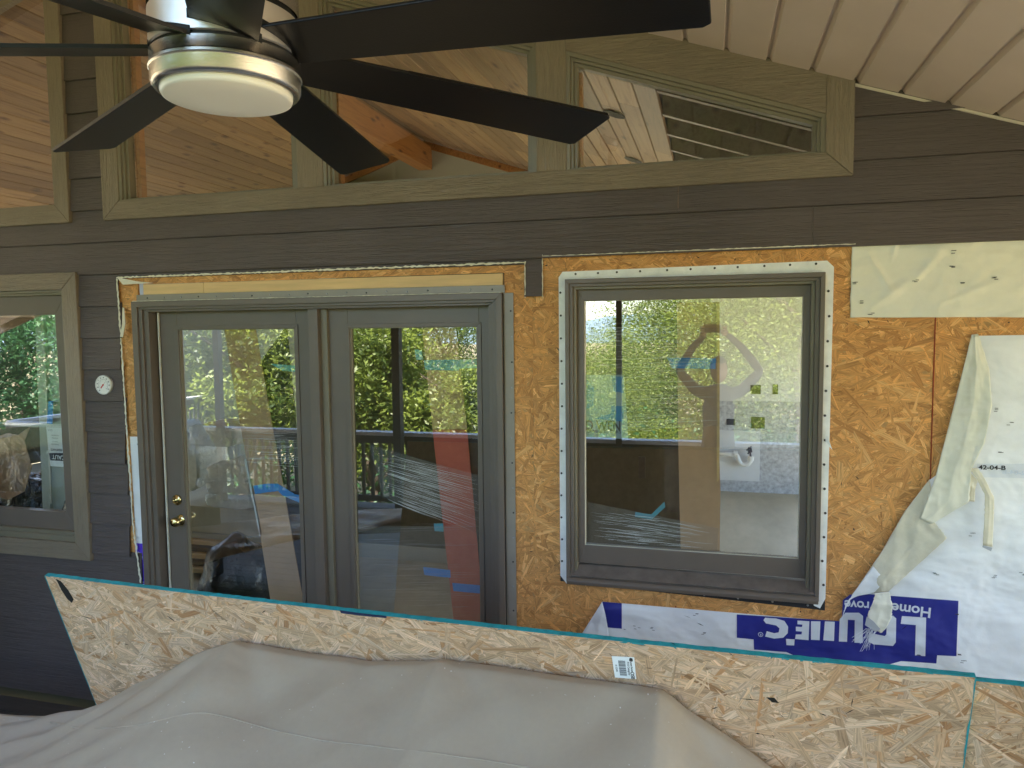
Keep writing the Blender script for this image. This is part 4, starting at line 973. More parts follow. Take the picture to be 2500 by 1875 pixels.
def filmsheet(pts, lab):
    f = thing('stretch_film', lab, 'stretch film', tuple(at(pts[0][0], pts[0][1], Yc-.018)), 'clear stretch film behind the glass')
    pxpoly('sheet', 'film_sheet', f, pts, Yc-.018, .0006); return f
f1 = filmsheet([(900, 1085), (1182, 1165), (1182, 1310), (1130, 1285), (935, 1215)], 'shiny streaked stretch film crossing the right door pane')
film(46, (925, 1105), (945, 1222), (1182, 1165), (1130, 1290), .0022, 1, par=f1, gap=.45)
film(22, (940, 1110), (950, 1215), (1185, 1175), (1182, 1310), .0016, 2, par=f1, gap=.3)
film(14, (940, 1108), (948, 1220), (1060, 1140), (1050, 1262), .0034, 21, par=f1, gap=.3)
f2 = filmsheet([(868, 1285), (1182, 1285), (1182, 1540), (868, 1540)], 'faint horizontally pulled stretch film at the bottom of the right door pane')
film(90, (868, 1285), (868, 1540), (1182, 1275), (1182, 1540), .0013, 3, 'film_faint', par=f2, gap=.8)
f3 = filmsheet([(1430, 800), (1752, 800), (1752, 1040), (1430, 1050)], 'fine horizontal stretch film over the upper left of the square window')
film(110, (1430, 790), (1430, 1060), (1755, 785), (1755, 1045), .0013, 4, 'film_streak', par=f3, gap=.75)
f4 = filmsheet([(1432, 1225), (1755, 1290), (1750, 1345), (1432, 1325)], 'crinkled stretch film along the bottom of the square window')
film(40, (1435, 1225), (1450, 1320), (1745, 1292), (1740, 1340), .0018, 5, par=f4, gap=.75)
film(50, (1445, 1245), (1450, 1318), (1640, 1270), (1640, 1335), .0022, 51, par=f4, gap=.8)
f5 = filmsheet([(560, 1045), (620, 1060), (745, 1075), (745, 1140), (640, 1120), (600, 1185)], 'bunched clear film across the left door pane above the blue tape')
film(50, (570, 1045), (590, 1130), (745, 1050), (745, 1140), .0016, 6, par=f5, gap=.7)
film(30, (575, 1060), (640, 1060), (590, 1180), (630, 1180), .0022, 7, par=f5, gap=.8)
f6 = filmsheet([(-20, 1030), (165, 1038), (165, 1045), (-20, 1040)], 'clear film edge strung across the side window')
film(8, (-20, 1032), (-20, 1040), (166, 1036), (166, 1044), .003, 8, par=f6, gap=.1, Y=D+.07)
film(14, (60, 1060), (100, 1040), (150, 1200), (160, 1180), .002, 9, 'film_faint', par=f6, gap=.5, Y=D+.07)
# manufacturer label on the square window
lb = thing('window_label', 'pale blue maker label stuck on the left of the square window glass', 'label', tuple(at(1480, 1000, D+.05)))
pxpoly('film', 'label_film', lb, [(1428, 915), (1524, 915), (1534, 1072), (1428, 1068)], D+.052, .0005)
for q in ([(1432, 925), (1452, 950), (1448, 990), (1432, 1000)], [(1492, 918), (1522, 920), (1523, 960), (1497, 955)], [(1492, 990), (1522, 992), (1523, 1030), (1450, 1022), (1490, 1010)]):
    pxpoly('printed_patch', 'tape_film', lb, q, D+.0515, .0004)
text('maker_name', 'LD WEN', 'ink', lb, at(1466, 1040, D+.0505), (1, 0, 0), (0, 0, 1), .066, .0003, .001, .75)
text('maker_line', 'OWS & DOORS', 'ink', lb, at(1474, 1054, D+.0505), (1, 0, 0), (0, 0, 1), .020, .0003, 0, 1.15)
# white fibreglass entry door and caution notice behind the side window
ed = thing('stored_door', 'pale entry door with arched light standing behind the side window', 'door', tuple(at(130, 1300, 3.75)))
Ye = 3.75
pxpoly('jamb_post', 'door_mint', ed, [(84, 755), (108, 755), (125, 1330), (108, 1330)], Ye-.02, .06)
pxpoly('weatherstrip', 'weatherstrip', ed, [(101, 760), (104, 760), (118, 1050), (126, 1230), (123, 1230), (114, 1040)], Ye-.03, .004)
pxpoly('door_slab', 'door_mint', ed, [(109, 755), (200, 755), (220, 1330), (126, 1330)], Ye, .045)
pxpoly('panel_moulding', 'door_grey', ed, [(142, 880), (170, 880), (180, 1008), (150, 1008)], Ye-.012, .010)
pxpoly('door_panel', 'door_mint', ed, [(148, 886), (170, 886), (178, 1002), (155, 1002)], Ye-.016, .010, bevel=.003)
pxpoly('arched_light', 'door_grey', ed, [(137, 858), (137, 840), (142, 822), (150, 812), (162, 806), (172, 858)], Ye-.014, .012)
pxpoly('arched_pane', 'grille_black', ed, [(141, 854), (141, 840), (146, 825), (153, 816), (163, 811), (170, 854)], Ye-.018, .010)
pxpoly('panel_moulding', 'door_grey', ed, [(158, 1140), (185, 1140), (187, 1165), (160, 1165)], Ye-.012, .010)
strip('painters_tape', 'tape_blue', [(118, 980), (130, 979), (128, 1035), (114, 1036)], 'upright blue tape on the pale door behind the side window', 'tape', Y=Ye-.04, th_=.001, group='blue tape pieces')
Yn = D+.09
nt_ = thing('caution_notice', 'white caution notice hanging upside down behind the side window glass', 'notice', tuple(at(145, 1090, Yn)))
pxpoly('paper', 'paper_white', nt_, [(112, 1038), (165, 1039), (171, 1141), (123, 1138)], Yn, .0012)
pxpoly('black_bar', 'ink', nt_, [(119, 1106), (164, 1106), (165, 1126), (123, 1124)], Yn-.001, .0006)
text('headline', 'CAUTION'[:4], 'paper_white', nt_, at(143, 1116, Yn-.0022), (-1, 0, .02), (0, 0, -1), .036, .0002, .0006, 1.0)
text('line', 'RENOVATI', 'ink', nt_, at(138, 1098, Yn-.0014), (-1, 0, .02), (0, 0, -1), .019, .0002, .0002, .92)
for s_, py in (('Do Not Enter', 1085), ('Unless Au', 1078), ('& Smoking', 1070), ('Drinking Befo', 1063)):
    text('line', s_, 'ink_grey', nt_, at(134, py, Yn-.0014), (-1, 0, .02), (0, 0, -1), .011, .0002, 0, .9)
text('line', 'B & K', 'ink_grey', nt_, at(122, 1050, Yn-.0014), (-1, 0, .02), (0, 0, -1), .018, .0002, 0, .8)

# ============================================================ CEILING FAN
ZF = 2.62; FC = Vector((-.772, 1.073, 0))
fan = thing('ceiling_fan', 'brushed nickel ceiling fan with seven long black blades and round white light', 'ceiling fan', (FC.x, FC.y, ZF))
HR = .116
def lat(name, mt, prof, par=fan): return MB().lathe(prof, (FC.x, FC.y, 0), 96).build(name, mt, par, smooth=True)
def sharp(o, a=40):
    o.data.polygons.foreach_set('use_smooth', [True]*len(o.data.polygons))
    for e_ in o.data.edges: pass
    try: o.data.set_sharp_from_angle(angle=math.radians(a))
    except Exception: pass
    return o
sharp(lat('motor_housing', 'nickel', [(HR, 2.676), (HR, 2.93), (HR*.96, 2.945), (.05, 2.955), (.02, 2.96)]))
lat('shadow_gap', 'dark_gap', [(HR-.004, 2.596), (HR-.004, 2.678)])
sharp(lat('blade_hub', 'nickel_lit', [(HR-.003, 2.609), (HR, 2.611), (HR, 2.667), (HR-.003, 2.669), (HR-.006, 2.669)]))
sharp(lat('light_ring', 'nickel', [(HR-.006, 2.604), (HR, 2.603), (HR, 2.586), (HR+.0005, 2.585), (HR+.0022, 2.583), (HR+.0022, 2.579), (HR+.0005, 2.577), (HR, 2.576), (HR-.0005, 2.558), (HR-.004, 2.553), (HR-.008, 2.551), (HR-.012, 2.551), (HR-.014, 2.556)]))
sharp(lat('light_lens', 'lens', [(HR-.0135, 2.556), (HR-.0138, 2.546), (HR-.0155, 2.5425), (HR-.02, 2.541), (.05, 2.5395), (0, 2.539)]), 60)
lat('downrod', 'nickel', [(.0135, 2.95), (.0135, ceil_z(FC.x)+.01)])
lat('canopy', 'nickel', [(.0, ceil_z(FC.x)-.09), (.05, ceil_z(FC.x)-.085), (.075, ceil_z(FC.x)-.04), (.075, ceil_z(FC.x)+.03)])
zb_, TH0, RB, PH = .46, -.058, .765, -.231
bmesh_blade = None
def bladew(r): return (.200+.061*r/zb_)*zb_
PP = [(r_, s_*bladew(r_)/2) for r_, s_ in ((.100, -1), (.3, -1), (.5, -1), (RB-.012, -1), (RB, -.86), (RB-.002, .88), (RB-.014, 1), (.5, 1), (.3, 1), (.100, 1))]
for i in range(7):
    a = TH0+i*2*PI/7; e_ = Vector((math.cos(a), math.sin(a), -.031)); t_ = Vector((-math.sin(a), math.cos(a), 0)); v_ = t_*math.cos(PH)+Vector((0, 0, math.sin(PH))); n_ = e_.cross(v_).normalized()
    c0 = Vector((FC.x, FC.y, ZF))
    o = MB().prism([c0+e_*r_+v_*q-n_*.003 for r_, q in PP], n_*.006).build('blade', 'blade', fan, .0018)
    # dark slot in the hub round the blade root
    m_ = MB(); K = 9
    for s_ in range(-K, K+1):
        q = s_/K*(bladew(.1)/2+.005); p = c0+v_*q; d_ = math.sqrt(max(1e-6, (HR+.0006)**2-(q*math.cos(PH))**2)); p = p+Vector((e_.x, e_.y, 0))*d_
        m_.v += [tuple(p+Vector((0, 0, .007))), tuple(p-Vector((0, 0, .007)))]
    for s_ in range(2*K): m_.f.append((2*s_, 2*s_+1, 2*s_+3, 2*s_+2))
    m_.build('blade_slot', 'dark_gap', o)

# ============================================================ STRAND BOARD SHEETS
U = Vector((0.02312155, 0.30034948, -0.95354894)).normalized()
KF = 1.112      # sheets and cover stand this much farther out than a first estimate
A0 = EYE+Vector((-1.92982342, 1.71374952, -0.71992101))*KF; B0 = EYE+Vector((0.50752958, 1.60271702, -0.69579344))*KF
EX = (B0-A0).normalized(); DN = U; DN = (DN-EX*DN.dot(EX)).normalized(); NR = EX.cross(-DN).normalized()
if NR.y > 0: NR = -NR
def sheet(org, L_, H_, lab, seed, n_):
    t = thing('strand_board', lab, 'strand board', tuple(org+DN*H_), 'loose strand board sheets')
    P_ = [org+EX*L_*k/24 for k in range(25)]+[org+EX*L_+DN*H_, org+DN*H_]
    MB().prism(P_, -NR*.011).build('core', 'board_back', t)
    # teal sealed top edge, a hair ragged
    m_ = MB(); r_ = random.Random(seed); K = 150
    for k_ in range(K+1):
        p = org+EX*(L_*k_/K); j = r_.uniform(0, .0022)
        m_.v += [tuple(p+NR*.0008-DN*(.0004)+DN*(.0035+j)), tuple(p+NR*.0008-DN*(.001+j*.6)), tuple(p-NR*.0125-DN*(.001+r_.uniform(0, .002)))]
    for k_ in range(K): a = 3*k_; m_.f += [(a, a+1, a+4, a+3), (a+1, a+2, a+5, a+4)]
    m_.build('sealed_edge', 'edge_teal', t)
    ux = EX; uy = -DN; o_ = org+DN*H_
    def inside(x, y): return True
    nn_ = ux.cross(uy)
    st_ = strands('strands', 'strand_new', t, o_ if nn_.dot(NR) > 0 else o_, ux, uy, L_, H_, n_, (.04, .18), (.004, .021), NEW, seed, .0016, tv_=.12)
    # vertical painted ends
    for e0 in (org, org+EX*L_):
        m_ = MB(); K = 60
        for k_ in range(K+1):
            p = e0+DN*(H_*k_/K); s_ = 1 if e0 is not org else -1; w_ = r_.uniform(.0005, .004)
            m_.v += [tuple(p+NR*.0022-EX*s_*w_), tuple(p+NR*.0022+EX*s_*.0008), tuple(p-NR*.011+EX*s_*.0008)]
        for k_ in range(K): a = 3*k_; m_.f += [(a, a+1, a+4, a+3), (a+1, a+2, a+5, a+4)]
        m_.build('sealed_edge', 'edge_teal', t)
    return t
s1 = sheet(A0, 2.44*KF, 1.40, 'pale strand board sheet with teal top edge leaning behind the grey cover', 31, 28000)
s2 = sheet(A0+EX*.9-NR*.0135+DN*.021, 2.9, 1.38, 'second strand board sheet behind, showing at the right with a lower teal edge', 77, 22000)
def sag(o_, org, L_, amt):
    for c_ in o_.children:
        if c_.type != 'MESH': continue
        for v in c_.data.vertices:
            t_ = min(1, max(0, (v.co-org).dot(EX)/L_)); v.co += DN*(amt*4*t_*(1-t_))
sag(s1, A0, 2.44*KF, .0105)
def onsheet(px, py, off=.002):
    d_ = at(px, py, 1)-EYE; t_ = (A0-EYE).dot(NR)/d_.dot(NR); return EYE+d_*t_+NR*off
MB().prism([onsheet(px, py, .0022) for px, py in ((138, 1412), (150, 1418), (168, 1440), (181, 1462), (177, 1471), (165, 1460), (152, 1440))], NR*.0006).build('bark_strand', 'dark_gap', s1)
ck = MB(); rnd = random.Random(6)
def crack(px, py, L_, w_, ang):
    c_ = onsheet(px, py, .0021); d_ = (EX*math.cos(ang)-DN*math.sin(ang)); e_ = d_.cross(NR); ck.add([c_-d_*L_, c_+e_*w_, c_+d_*L_*.9+e_*w_*.4, c_-e_*w_*.8], [(0, 1, 2, 3)])
for px, py, L_, w_, an in ((215, 1507, .035, .0022, -.15), (420, 1510, .02, .003, -.6), (1888, 1707, .017, .009, -.3), (1830, 1706, .03, .0016, .05), (2080, 1712, .016, .0015, 1.5), (2075, 1735, .016, .0015, .8), (645, 1492, .012, .002, .7), (1745, 1727, .012, .002, .6), (1850, 1789, .006, .003, .3), (310, 1572, .012, .002, -.1), (595, 1483, .008, .002, .3), (2010, 1743, .01, .002, -.3)):
    crack(px, py, L_, w_, an)
for i in range(40): crack(rnd.uniform(150, 2340), rnd.uniform(1500, 1860), rnd.uniform(.003, .012), rnd.uniform(.0005, .0014), rnd.uniform(-1, 1))
tag(ck.build('cracks', 'dark_gap', s1), None, None, kind='stuff')
# a darker stretch on the sealed edge, the bar-code sticker
MB().prism([onsheet(px, py, .0032) for px, py in ((831, 1488), (880, 1495), (945, 1502), (945, 1507), (880, 1501), (834, 1495))], NR*.0006).build('dark_edge_patch', 'blue_paint', s1)
sk = thing('price_sticker', 'white bar code sticker on the pale strand board sheet', 'sticker', tuple(onsheet(1525, 1628)))
Q = [onsheet(px, py, .004) for px, py in ((1494, 1599), (1549, 1602), (1554, 1655), (1502, 1651))]
MB().prism(Q, NR*.0005).build('paper', 'paper_white', sk, 0)
def sp(u_, v_, off=.0049):   # u across (0..1), v down
    a = Q[0].lerp(Q[1], u_); b_ = Q[3].lerp(Q[2], u_); return a.lerp(b_, v_)+NR*(off-.004)
def sbar(u0, u1, v0, v1, name='bar', mt='ink'): return MB().prism([sp(u0, v0), sp(u1, v0), sp(u1, v1), sp(u0, v1)], NR*.0002)
m_ = MB(); rnd = random.Random(12); v_ = .18
while v_ < .86:
    w_ = rnd.choice((.008, .014, .022)); m_.prism([sp(.26, v_), sp(.58, v_), sp(.58, v_+w_), sp(.26, v_+w_)], NR*.0002); v_ += w_+rnd.choice((.010, .016, .022))
m_.build('bar_code', 'ink', sk)
MB().prism([sp(.78, .05), sp(.84, .02), sp(.92, .05), sp(.93, .17), (sp(.84, .19)), sp(.76, .16)], NR*.0002).build('emblem', 'ink', sk)
xd = (Q[3]-Q[0]).normalized(); yd = (Q[1]-Q[0]).normalized()
text('sticker_text', 'OSB', 'ink', sk, sp(.84, .84), xd, yd, .013, .0002, .0002)
text('sticker_text', '7/16 Category', 'ink', sk, sp(.70, .52), xd, yd, .0075, .0002)
text('sticker_text', 'Green Forest', 'ink', sk, sp(.84, .42), xd, yd, .0065, .0002, .0001)
text('sticker_text', '0 12345', 'ink', sk, sp(.14, .55), xd, yd, .007, .0002)

# ============================================================ FURNITURE COVER
sil = [(-900, 1840), (-500, 1800), (-300, 1760), (-120, 1742), (0, 1743), (60, 1748), (120, 1748), (180, 1738), (230, 1733), (300, 1700), (370, 1662), (430, 1630), (500, 1593), (550, 1572), (592, 1564), (640, 1569), (700, 1580), (760, 1590), (820, 1596), (862, 1602), (911, 1610), (960, 1609), (1020, 1609), (1085, 1606), (1150, 1613), (1250, 1626), (1350, 1641), (1450, 1654), (1550, 1667), (1612, 1677), (1640, 1693), (1680, 1727), (1720, 1753), (1790, 1800), (1840, 1836), (1890, 1875), (1960, 1925), (2060, 2010), (2200, 2160)]
def silz(px):
    for (a, b_), (c_, d_) in zip(sil, sil[1:]):
        if px <= c_: t = (px-a)/(c_-a); return b_+(d_-b_)*t
    return sil[-1][1]
from mathutils import noise as nz
def ridge_pt(px):
    py = silz(px); p = onsheet(px, py, .0)      # on the sheet plane, then just in front
    return p+Vector((0, -.014, 0))
NXc, NYc = 400, 110
peaks = [(592, .9), (862, .35), (1090, .7), (1612, .8)]
tv = []; tf = []
pk = [(ridge_pt(p_).x, a_) for p_, a_ in peaks]
for j in range(NYc+1):
    s_ = (j/NYc)**1.15*1.5                         # distance down the cover
    for i in range(NXc+1):
        px = -900+3100*i/NXc; r_ = ridge_pt(px)
        # rolls over the back edge, falls toward the viewer, then hangs
        k0 = min(s_/.06, 1)
        y_ = r_.y - (.010*math.sin(k0*PI/2)+max(0, s_-.02)*.80); z_ = r_.z - (.5*s_*s_ if s_ < .06 else (.0018+(s_-.06)*.46))
        # low places level out: the ridge profile relaxes with distance
        base = 1.36-.46*s_
        rel = min(1, s_/.75); z_ = z_*(1-rel*.55)+(base)*rel*.55
        x_ = r_.x
        f = 0
        for xp, am in pk:                          # folds fan out from each peak
            dx = (x_-xp)/(.03+s_*.55); f += am*.036*math.exp(-math.sqrt(dx*dx+.04)*1.9)*min(1, s_*9)*max(0, 1-s_/.9)
            f -= am*.020*math.exp(-(dx-1.1)**2*3)*min(1, s_*7)*max(0, 1-s_/.8)
            f -= am*.016*math.exp(-(dx+1.0)**2*3)*min(1, s_*7)*max(0, 1-s_/.8)
        v3 = Vector((x_*1.7, y_*1.2, 3)); f += nz.noise(v3)*.018*min(1, s_*5) + nz.noise(Vector((x_*5+y_*2.2, y_*3.2-x_, 1)))*.005*min(1, s_*9) + (.5-abs(nz.noise(Vector((x_*3.1-y_*4.5, y_*1.3+x_*1.2, 7)))))*.016*min(1, s_*6)
        # bundled folds at the left
        if x_ < -1.1: q = min(1, (-1.1-x_)/.6); f += q*(math.sin((y_*1.5-x_*.55)*21)*.010*min(1, s_*10)*max(0, 1-s_*1.1)+.5*(.5-abs(nz.noise(Vector((x_*2, y_*9, 2)))))*.03*min(1, s_*9))
        tv.append((x_, y_, max(.02, z_+f)))
for j in range(NYc):
    for i in range(NXc): o = j*(NXc+1)+i; tf.append((o, o+1, o+NXc+2, o+NXc+1))
cv = thing('furniture_cover', 'grey taupe fabric cover draped over patio furniture in front of the strand boards', 'furniture cover', (-.5, 1.0, 0))
mbc = MB(); mbc.v = tv; mbc.f = tf
mbc.build('fabric', 'tarp', cv, smooth=True, solid=.0015)
# sewn seam
def cover_pt(px, py):
    """closest cover vertex seen at this pixel"""
    best = None
    for v in tv:
        d_ = Vector(v)-EYE; dz_ = d_.dot(FW)
        if dz_ < .2: continue
        X = 1250+FPX*d_.dot(RI)/dz_; Y_ = 937.5-FPX*d_.dot(UP)/dz_; e2 = (X-px)**2+(Y_-py)**2
        if best is None or e2 < best[0]: best = (e2, v)
    return Vector(best[1])
PROJ = []
for v in tv:
    d_ = Vector(v)-EYE; dz_ = max(.05, d_.dot(FW)); PROJ.append((1250+FPX*d_.dot(RI)/dz_, 937.5-FPX*d_.dot(UP)/dz_))
def cover_near(px, py):
    b_ = min(range(len(tv)), key=lambda i: (PROJ[i][0]-px)**2+(PROJ[i][1]-py)**2)
    # weighted mean of neighbours for a smooth line
    W = 0; P_ = Vector((0, 0, 0)); i0, j0 = b_ % (NXc+1), b_//(NXc+1)
    for dj in (-1, 0, 1):
        for di in (-1, 0, 1):
            i_, j_ = i0+di, j0+dj
            if 0 <= i_ <= NXc and 0 <= j_ <= NYc:
                k_ = j_*(NXc+1)+i_; e2 = (PROJ[k_][0]-px)**2+(PROJ[k_][1]-py)**2; w_ = 1/(e2+4); W += w_; P_ += Vector(tv[k_])*w_
    return P_/W
seam_px = [(122, 1762), (190, 1779), (260, 1778), (330, 1772), (400, 1757), (460, 1742), (500, 1739), (560, 1752), (620, 1770), (700, 1790), (780, 1808), (860, 1817), (960, 1828), (1060, 1838), (1160, 1853), (1260, 1868), (1360, 1885)]
sp_ = []
for (a, b_), (c_, d_) in zip(seam_px, seam_px[1:]):
    for t in (0, .25, .5, .75): sp_.append(cover_near(a+(c_-a)*t, b_+(d_-b_)*t)+Vector((0, -.001, .0012)))
for _ in range(2): sp_ = [sp_[0]]+[(sp_[i-1]+sp_[i]*2+sp_[i+1])/4 for i in range(1, len(sp_)-1)]+[sp_[-1]]
MB().tube(sp_, .0016, 6).build('seam', 'tarp', cv, smooth=True)

# ============================================================ DECK, RAILING, GARDEN (seen mirrored in the glass)
dk = thing('deck', 'grey board deck of the porch', 'deck', (-3, 1, 0)); struct(dk); del dk['category']
y = D-.03
while y > -1.45: box('deck_board', 'deck_wood', dk, -9.75, 3.6, y-.138, y, -.03, 0, .003); y -= .144
while y > -5.2: box('deck_board', 'deck_wood', dk, -13, -9.75, y-.138, y, -.03, 0, .003); y -= .144
RY = -1.34
rl = thing('deck_railing', 'deck railing with pale top rail and dark balusters, mirrored in the glass', 'railing', (-3, RY, 0))
box('top_rail', 'rail_white', rl, -9.62, 3.6, RY-.07, RY+.07, .90, .945, .004); box('side_rail', 'rail_dark', rl, -9.62, 3.6, RY-.02, RY+.02, .80, .895, .002); box('bottom_rail', 'rail_dark', rl, -9.62, 3.6, RY-.02, RY+.02, .08, .15, .002)
bm0 = None; x = -9.58
while x < 3.55:
    if bm0 is None: bm0 = MB().box(-.016, .016, -.016, .016, .151, .799).build('baluster', 'rail_dark'); bb = bm0
    else: bb = bm0.copy(); C.objects.link(bb)
    bb.parent = rl; bb.location = Vector((x, RY, 0))-ORIG[rl.name]; x += .118
r2 = thing('deck_railing', 'deck railing running away from the house at the far left', 'railing', (-9.7, -3, 0))
box('top_rail', 'rail_white', r2, -9.77, -9.63, -6, RY-.072, .90, .945, .004); box('side_rail', 'rail_dark', r2, -9.72, -9.68, -6, RY-.02, .80, .895, .002)
y = RY-.1
while y > -6: bb = bm0.copy(); C.objects.link(bb); bb.parent = r2; bb.location = Vector((-9.7, y, 0))-ORIG[r2.name]; y -= .118
for px_, w_, lab in ((-6.1, .04, 'far left'), (-3.62, .05, 'middle'), (-.99, .03, 'slim dark'), (3.1, .06, 'right end')):
    tag(box('porch_post', 'rail_dark', None, px_-w_, px_+w_, RY+.08, RY+.08+2*w_, 0, min(ceil_z(px_)-.02, 4.3), .004), '%s porch post behind the photographer, mirrored in the glass' % lab, 'post', 'porch posts')
GZ = -2.6
gm = MB(); N = 60; R0 = 600
def gz(x, y):
    d_ = math.hypot(x, y-2); return GZ - .02*max(0, -y-4) + 0
gm.add([(-R0, -R0, GZ-.5), (R0, -R0, GZ-.5), (R0, R0, GZ-.5), (-R0, R0, GZ-.5)], [(0, 1, 2, 3)])
struct(gm.build('ground', 'lawn'))
box('deck_skirt', 'rail_dark', dk, -10.4, 3.6, RY+.02, RY+.06, GZ-.5, -.031, 0)
hm = MB(); K = 90
for k_ in range(K+1):
    a = PI+PI*k_/K; rr = 420; h_ = 7+4*math.sin(k_*.33)+3*math.sin(k_*.71+1)+6*nz.noise(Vector((k_*.4, 0, 0)))
    for r_, z_ in ((rr-160, GZ-2), (rr-60, h_*.55), (rr, h_), (rr+120, GZ-2)): hm.v.append((r_*math.cos(a), r_*math.sin(a), z_))
for k_ in range(K):
    for j in range(3): o = 4*k_+j; hm.f.append((o, o+1, o+5, o+4))
struct(hm.build('distant_hills', 'far_hill', smooth=True))
def crown(seed, n_, rx, rz, leaf, clumps, mt):
    r_ = random.Random(seed); vs, fs, cols = [], [], []
    cl = []
    for i in range(clumps):
        while True:
            p = Vector((r_.uniform(-1, 1), r_.uniform(-1, 1), r_.uniform(-1, 1)))
            if .25 < p.length < 1: break
        cl.append((Vector((p.x*rx, p.y*rx, p.z*rz)), r_.uniform(.12, .26)*rx, r_.uniform(.15, 1)))
    for i in range(n_):
        c_, s_, tn = r_.choice(cl); p = c_+Vector((r_.gauss(0, s_), r_.gauss(0, s_), r_.gauss(0, s_*.7)))
        u_ = Vector((r_.gauss(0, 1), r_.gauss(0, 1), r_.gauss(0, .6)-.3)).normalized(); w_ = u_.orthogonal().normalized(); w_.rotate(Matrix.Rotation(r_.uniform(0, PI), 3, u_))
        L_ = leaf*r_.uniform(.6, 1.3); o = len(vs); vs += [tuple(p-u_*L_), tuple(p+w_*L_*.38), tuple(p+u_*L_), tuple(p-w_*L_*.38)]; fs.append((o, o+1, o+2, o+3))
        t_ = min(1, max(0, tn+r_.uniform(-.25, .25))); cols += [(t_, t_, t_, 1)]*4
    me = bpy.data.meshes.new('crown'); me.from_pydata(vs, [], fs); me.update(); me.materials.append(MATS[mt])
    ca = me.color_attributes.new('tone', 'FLOAT_COLOR', 'POINT'); ca.data.foreach_set('color', [c for q in cols for c in q])
    return me
crowns = [crown(1, 52000, 3.2, 3.6, .046, 110, 'leaf_bright'), crown(2, 52000, 3.0, 4.2, .046, 100, 'leaf_bright'), crown(3, 22000, 1.7, 2.0, .085, 50, 'leaf_bright'), crown(4, 24000, 2.6, 3.0, .065, 70, 'leaf_dark')]
def trunkmesh(h, seed):
    r_ = random.Random(seed); m_ = MB(); path = [Vector((r_.uniform(-.1, .1)*k_, r_.uniform(-.1, .1)*k_, h*k_/5)) for k_ in range(6)]
    m_.tube(path, [.20, .17, .14, .11, .07, .03], 8)
    for k_ in range(7):
        b0 = path[2+k_ % 3]; a = r_.uniform(0, 2*PI); m_.tube([b0, b0+Vector((math.cos(a)*.8, math.sin(a)*.8, .6)), b0+Vector((math.cos(a)*1.9, math.sin(a)*1.9, 1.3))], [.07, .045, .015], 6)
    o = m_.build('trunk', 'bark'); me = o.data; bpy.data.objects.remove(o); return me
trunks = [trunkmesh(6.0, 1), trunkmesh(7, 2)]
def tree(x, y, zc, sc, ci, rot):
    t = thing('tree', 'leafy green tree beyond the deck railing, mirrored in the window glass', 'tree', (x, y, GZ-.5), 'trees beyond the railing')
    t.rotation_euler = (0, 0, rot)
    c_ = bpy.data.objects.new('crown', crowns[ci]); C.objects.link(c_); c_.parent = t; c_.location = (0, 0, zc-(GZ-.5)); c_.scale = (sc, sc, sc); c_['kind'] = 'stuff'
    k_ = bpy.data.objects.new('trunk', trunks[ci % 2]); C.objects.link(k_); k_.parent = t; hh = (zc-(GZ-.5)+1)/6; k_.scale = (sc, sc, hh)
rnd = random.Random(21)
# (x, y, crown centre z, scale, kind): the low gap over the middle left of the square window shows sky
for x_, y_, z_, s_, ci in ((2.2, -13.5, 2.6, 1.0, 0), (.6, -19, 1.0, 1.15, 1), (5.5, -12, 2.6, 1.05, 1), (9.5, -12.5, 2.8, 1.1, 0), (.2, -21, 3.4, 1.2, 0),
        (-3.6, -16, -1.9, .85, 1), (-6.9, -13, 1.2, .95, 0), (-8.6, -10.5, 2.0, 1.0, 1), (-11.5, -12, 2.2, 1.1, 0), (-7.0, -7.4, .9, .8, 2), (-4.6, -7.6, .2, .62, 2), (-9.8, -6.8, 1.2, .85, 2),
        (-14.5, -8.5, 1.6, .95, 3), (-17.5, -6, 1.8, 1.1, 3), (-19.5, -10, 2.4, 1.3, 3), (-15.5, -13, 2.6, 1.2, 3), (-22, -4, 1.6, 1.1, 3), (14, -11, 2.4, 1.1, 0), (1.6, -26, 1.6, 1.4, 1), (4.5, -22, 3.5, 1.4, 0), (-5.5, -22, -3.2, 1.1, 1), (-4.8, -28, -2.6, 1.1, 1), (-2.9, -25, -2.6, 1.0, 0), (-7.5, -30, -2.0, 1.1, 0), (-5.5, -36, -1.6, 1.1, 1)):
    tree(x_, y_, z_, s_, ci, rnd.uniform(0, 6))
# undergrowth below the trees, shaded bank beyond the railing
ug = crown(9, 60000, 1, 1, .09, 10, 'leaf_dark')
r_ = random.Random(14)
co_ = [0.0]*(len(ug.vertices)*3); ug.vertices.foreach_get('co', co_)
for i in range(0, len(ug.vertices), 4):
    cx = r_.uniform(-26, 18); cyy = -5.5-r_.random()*20; czz = GZ-.3+abs(r_.gauss(0, .55))+(.9+.9*nz.noise(Vector((cx*.35, cyy*.35, 0))))
    m0 = [sum(co_[(i+j)*3+k_] for j in range(4))/4 for k_ in range(3)]
    for j in range(4):
        for k_, q in enumerate((cx, cyy, czz)): co_[(i+j)*3+k_] = co_[(i+j)*3+k_]-m0[k_]+q
ug.vertices.foreach_set('co', co_); ug.update()
o = bpy.data.objects.new('undergrowth', ug); C.objects.link(o); tag(o, 'leafy undergrowth on the bank beyond the deck', 'undergrowth', kind='stuff')

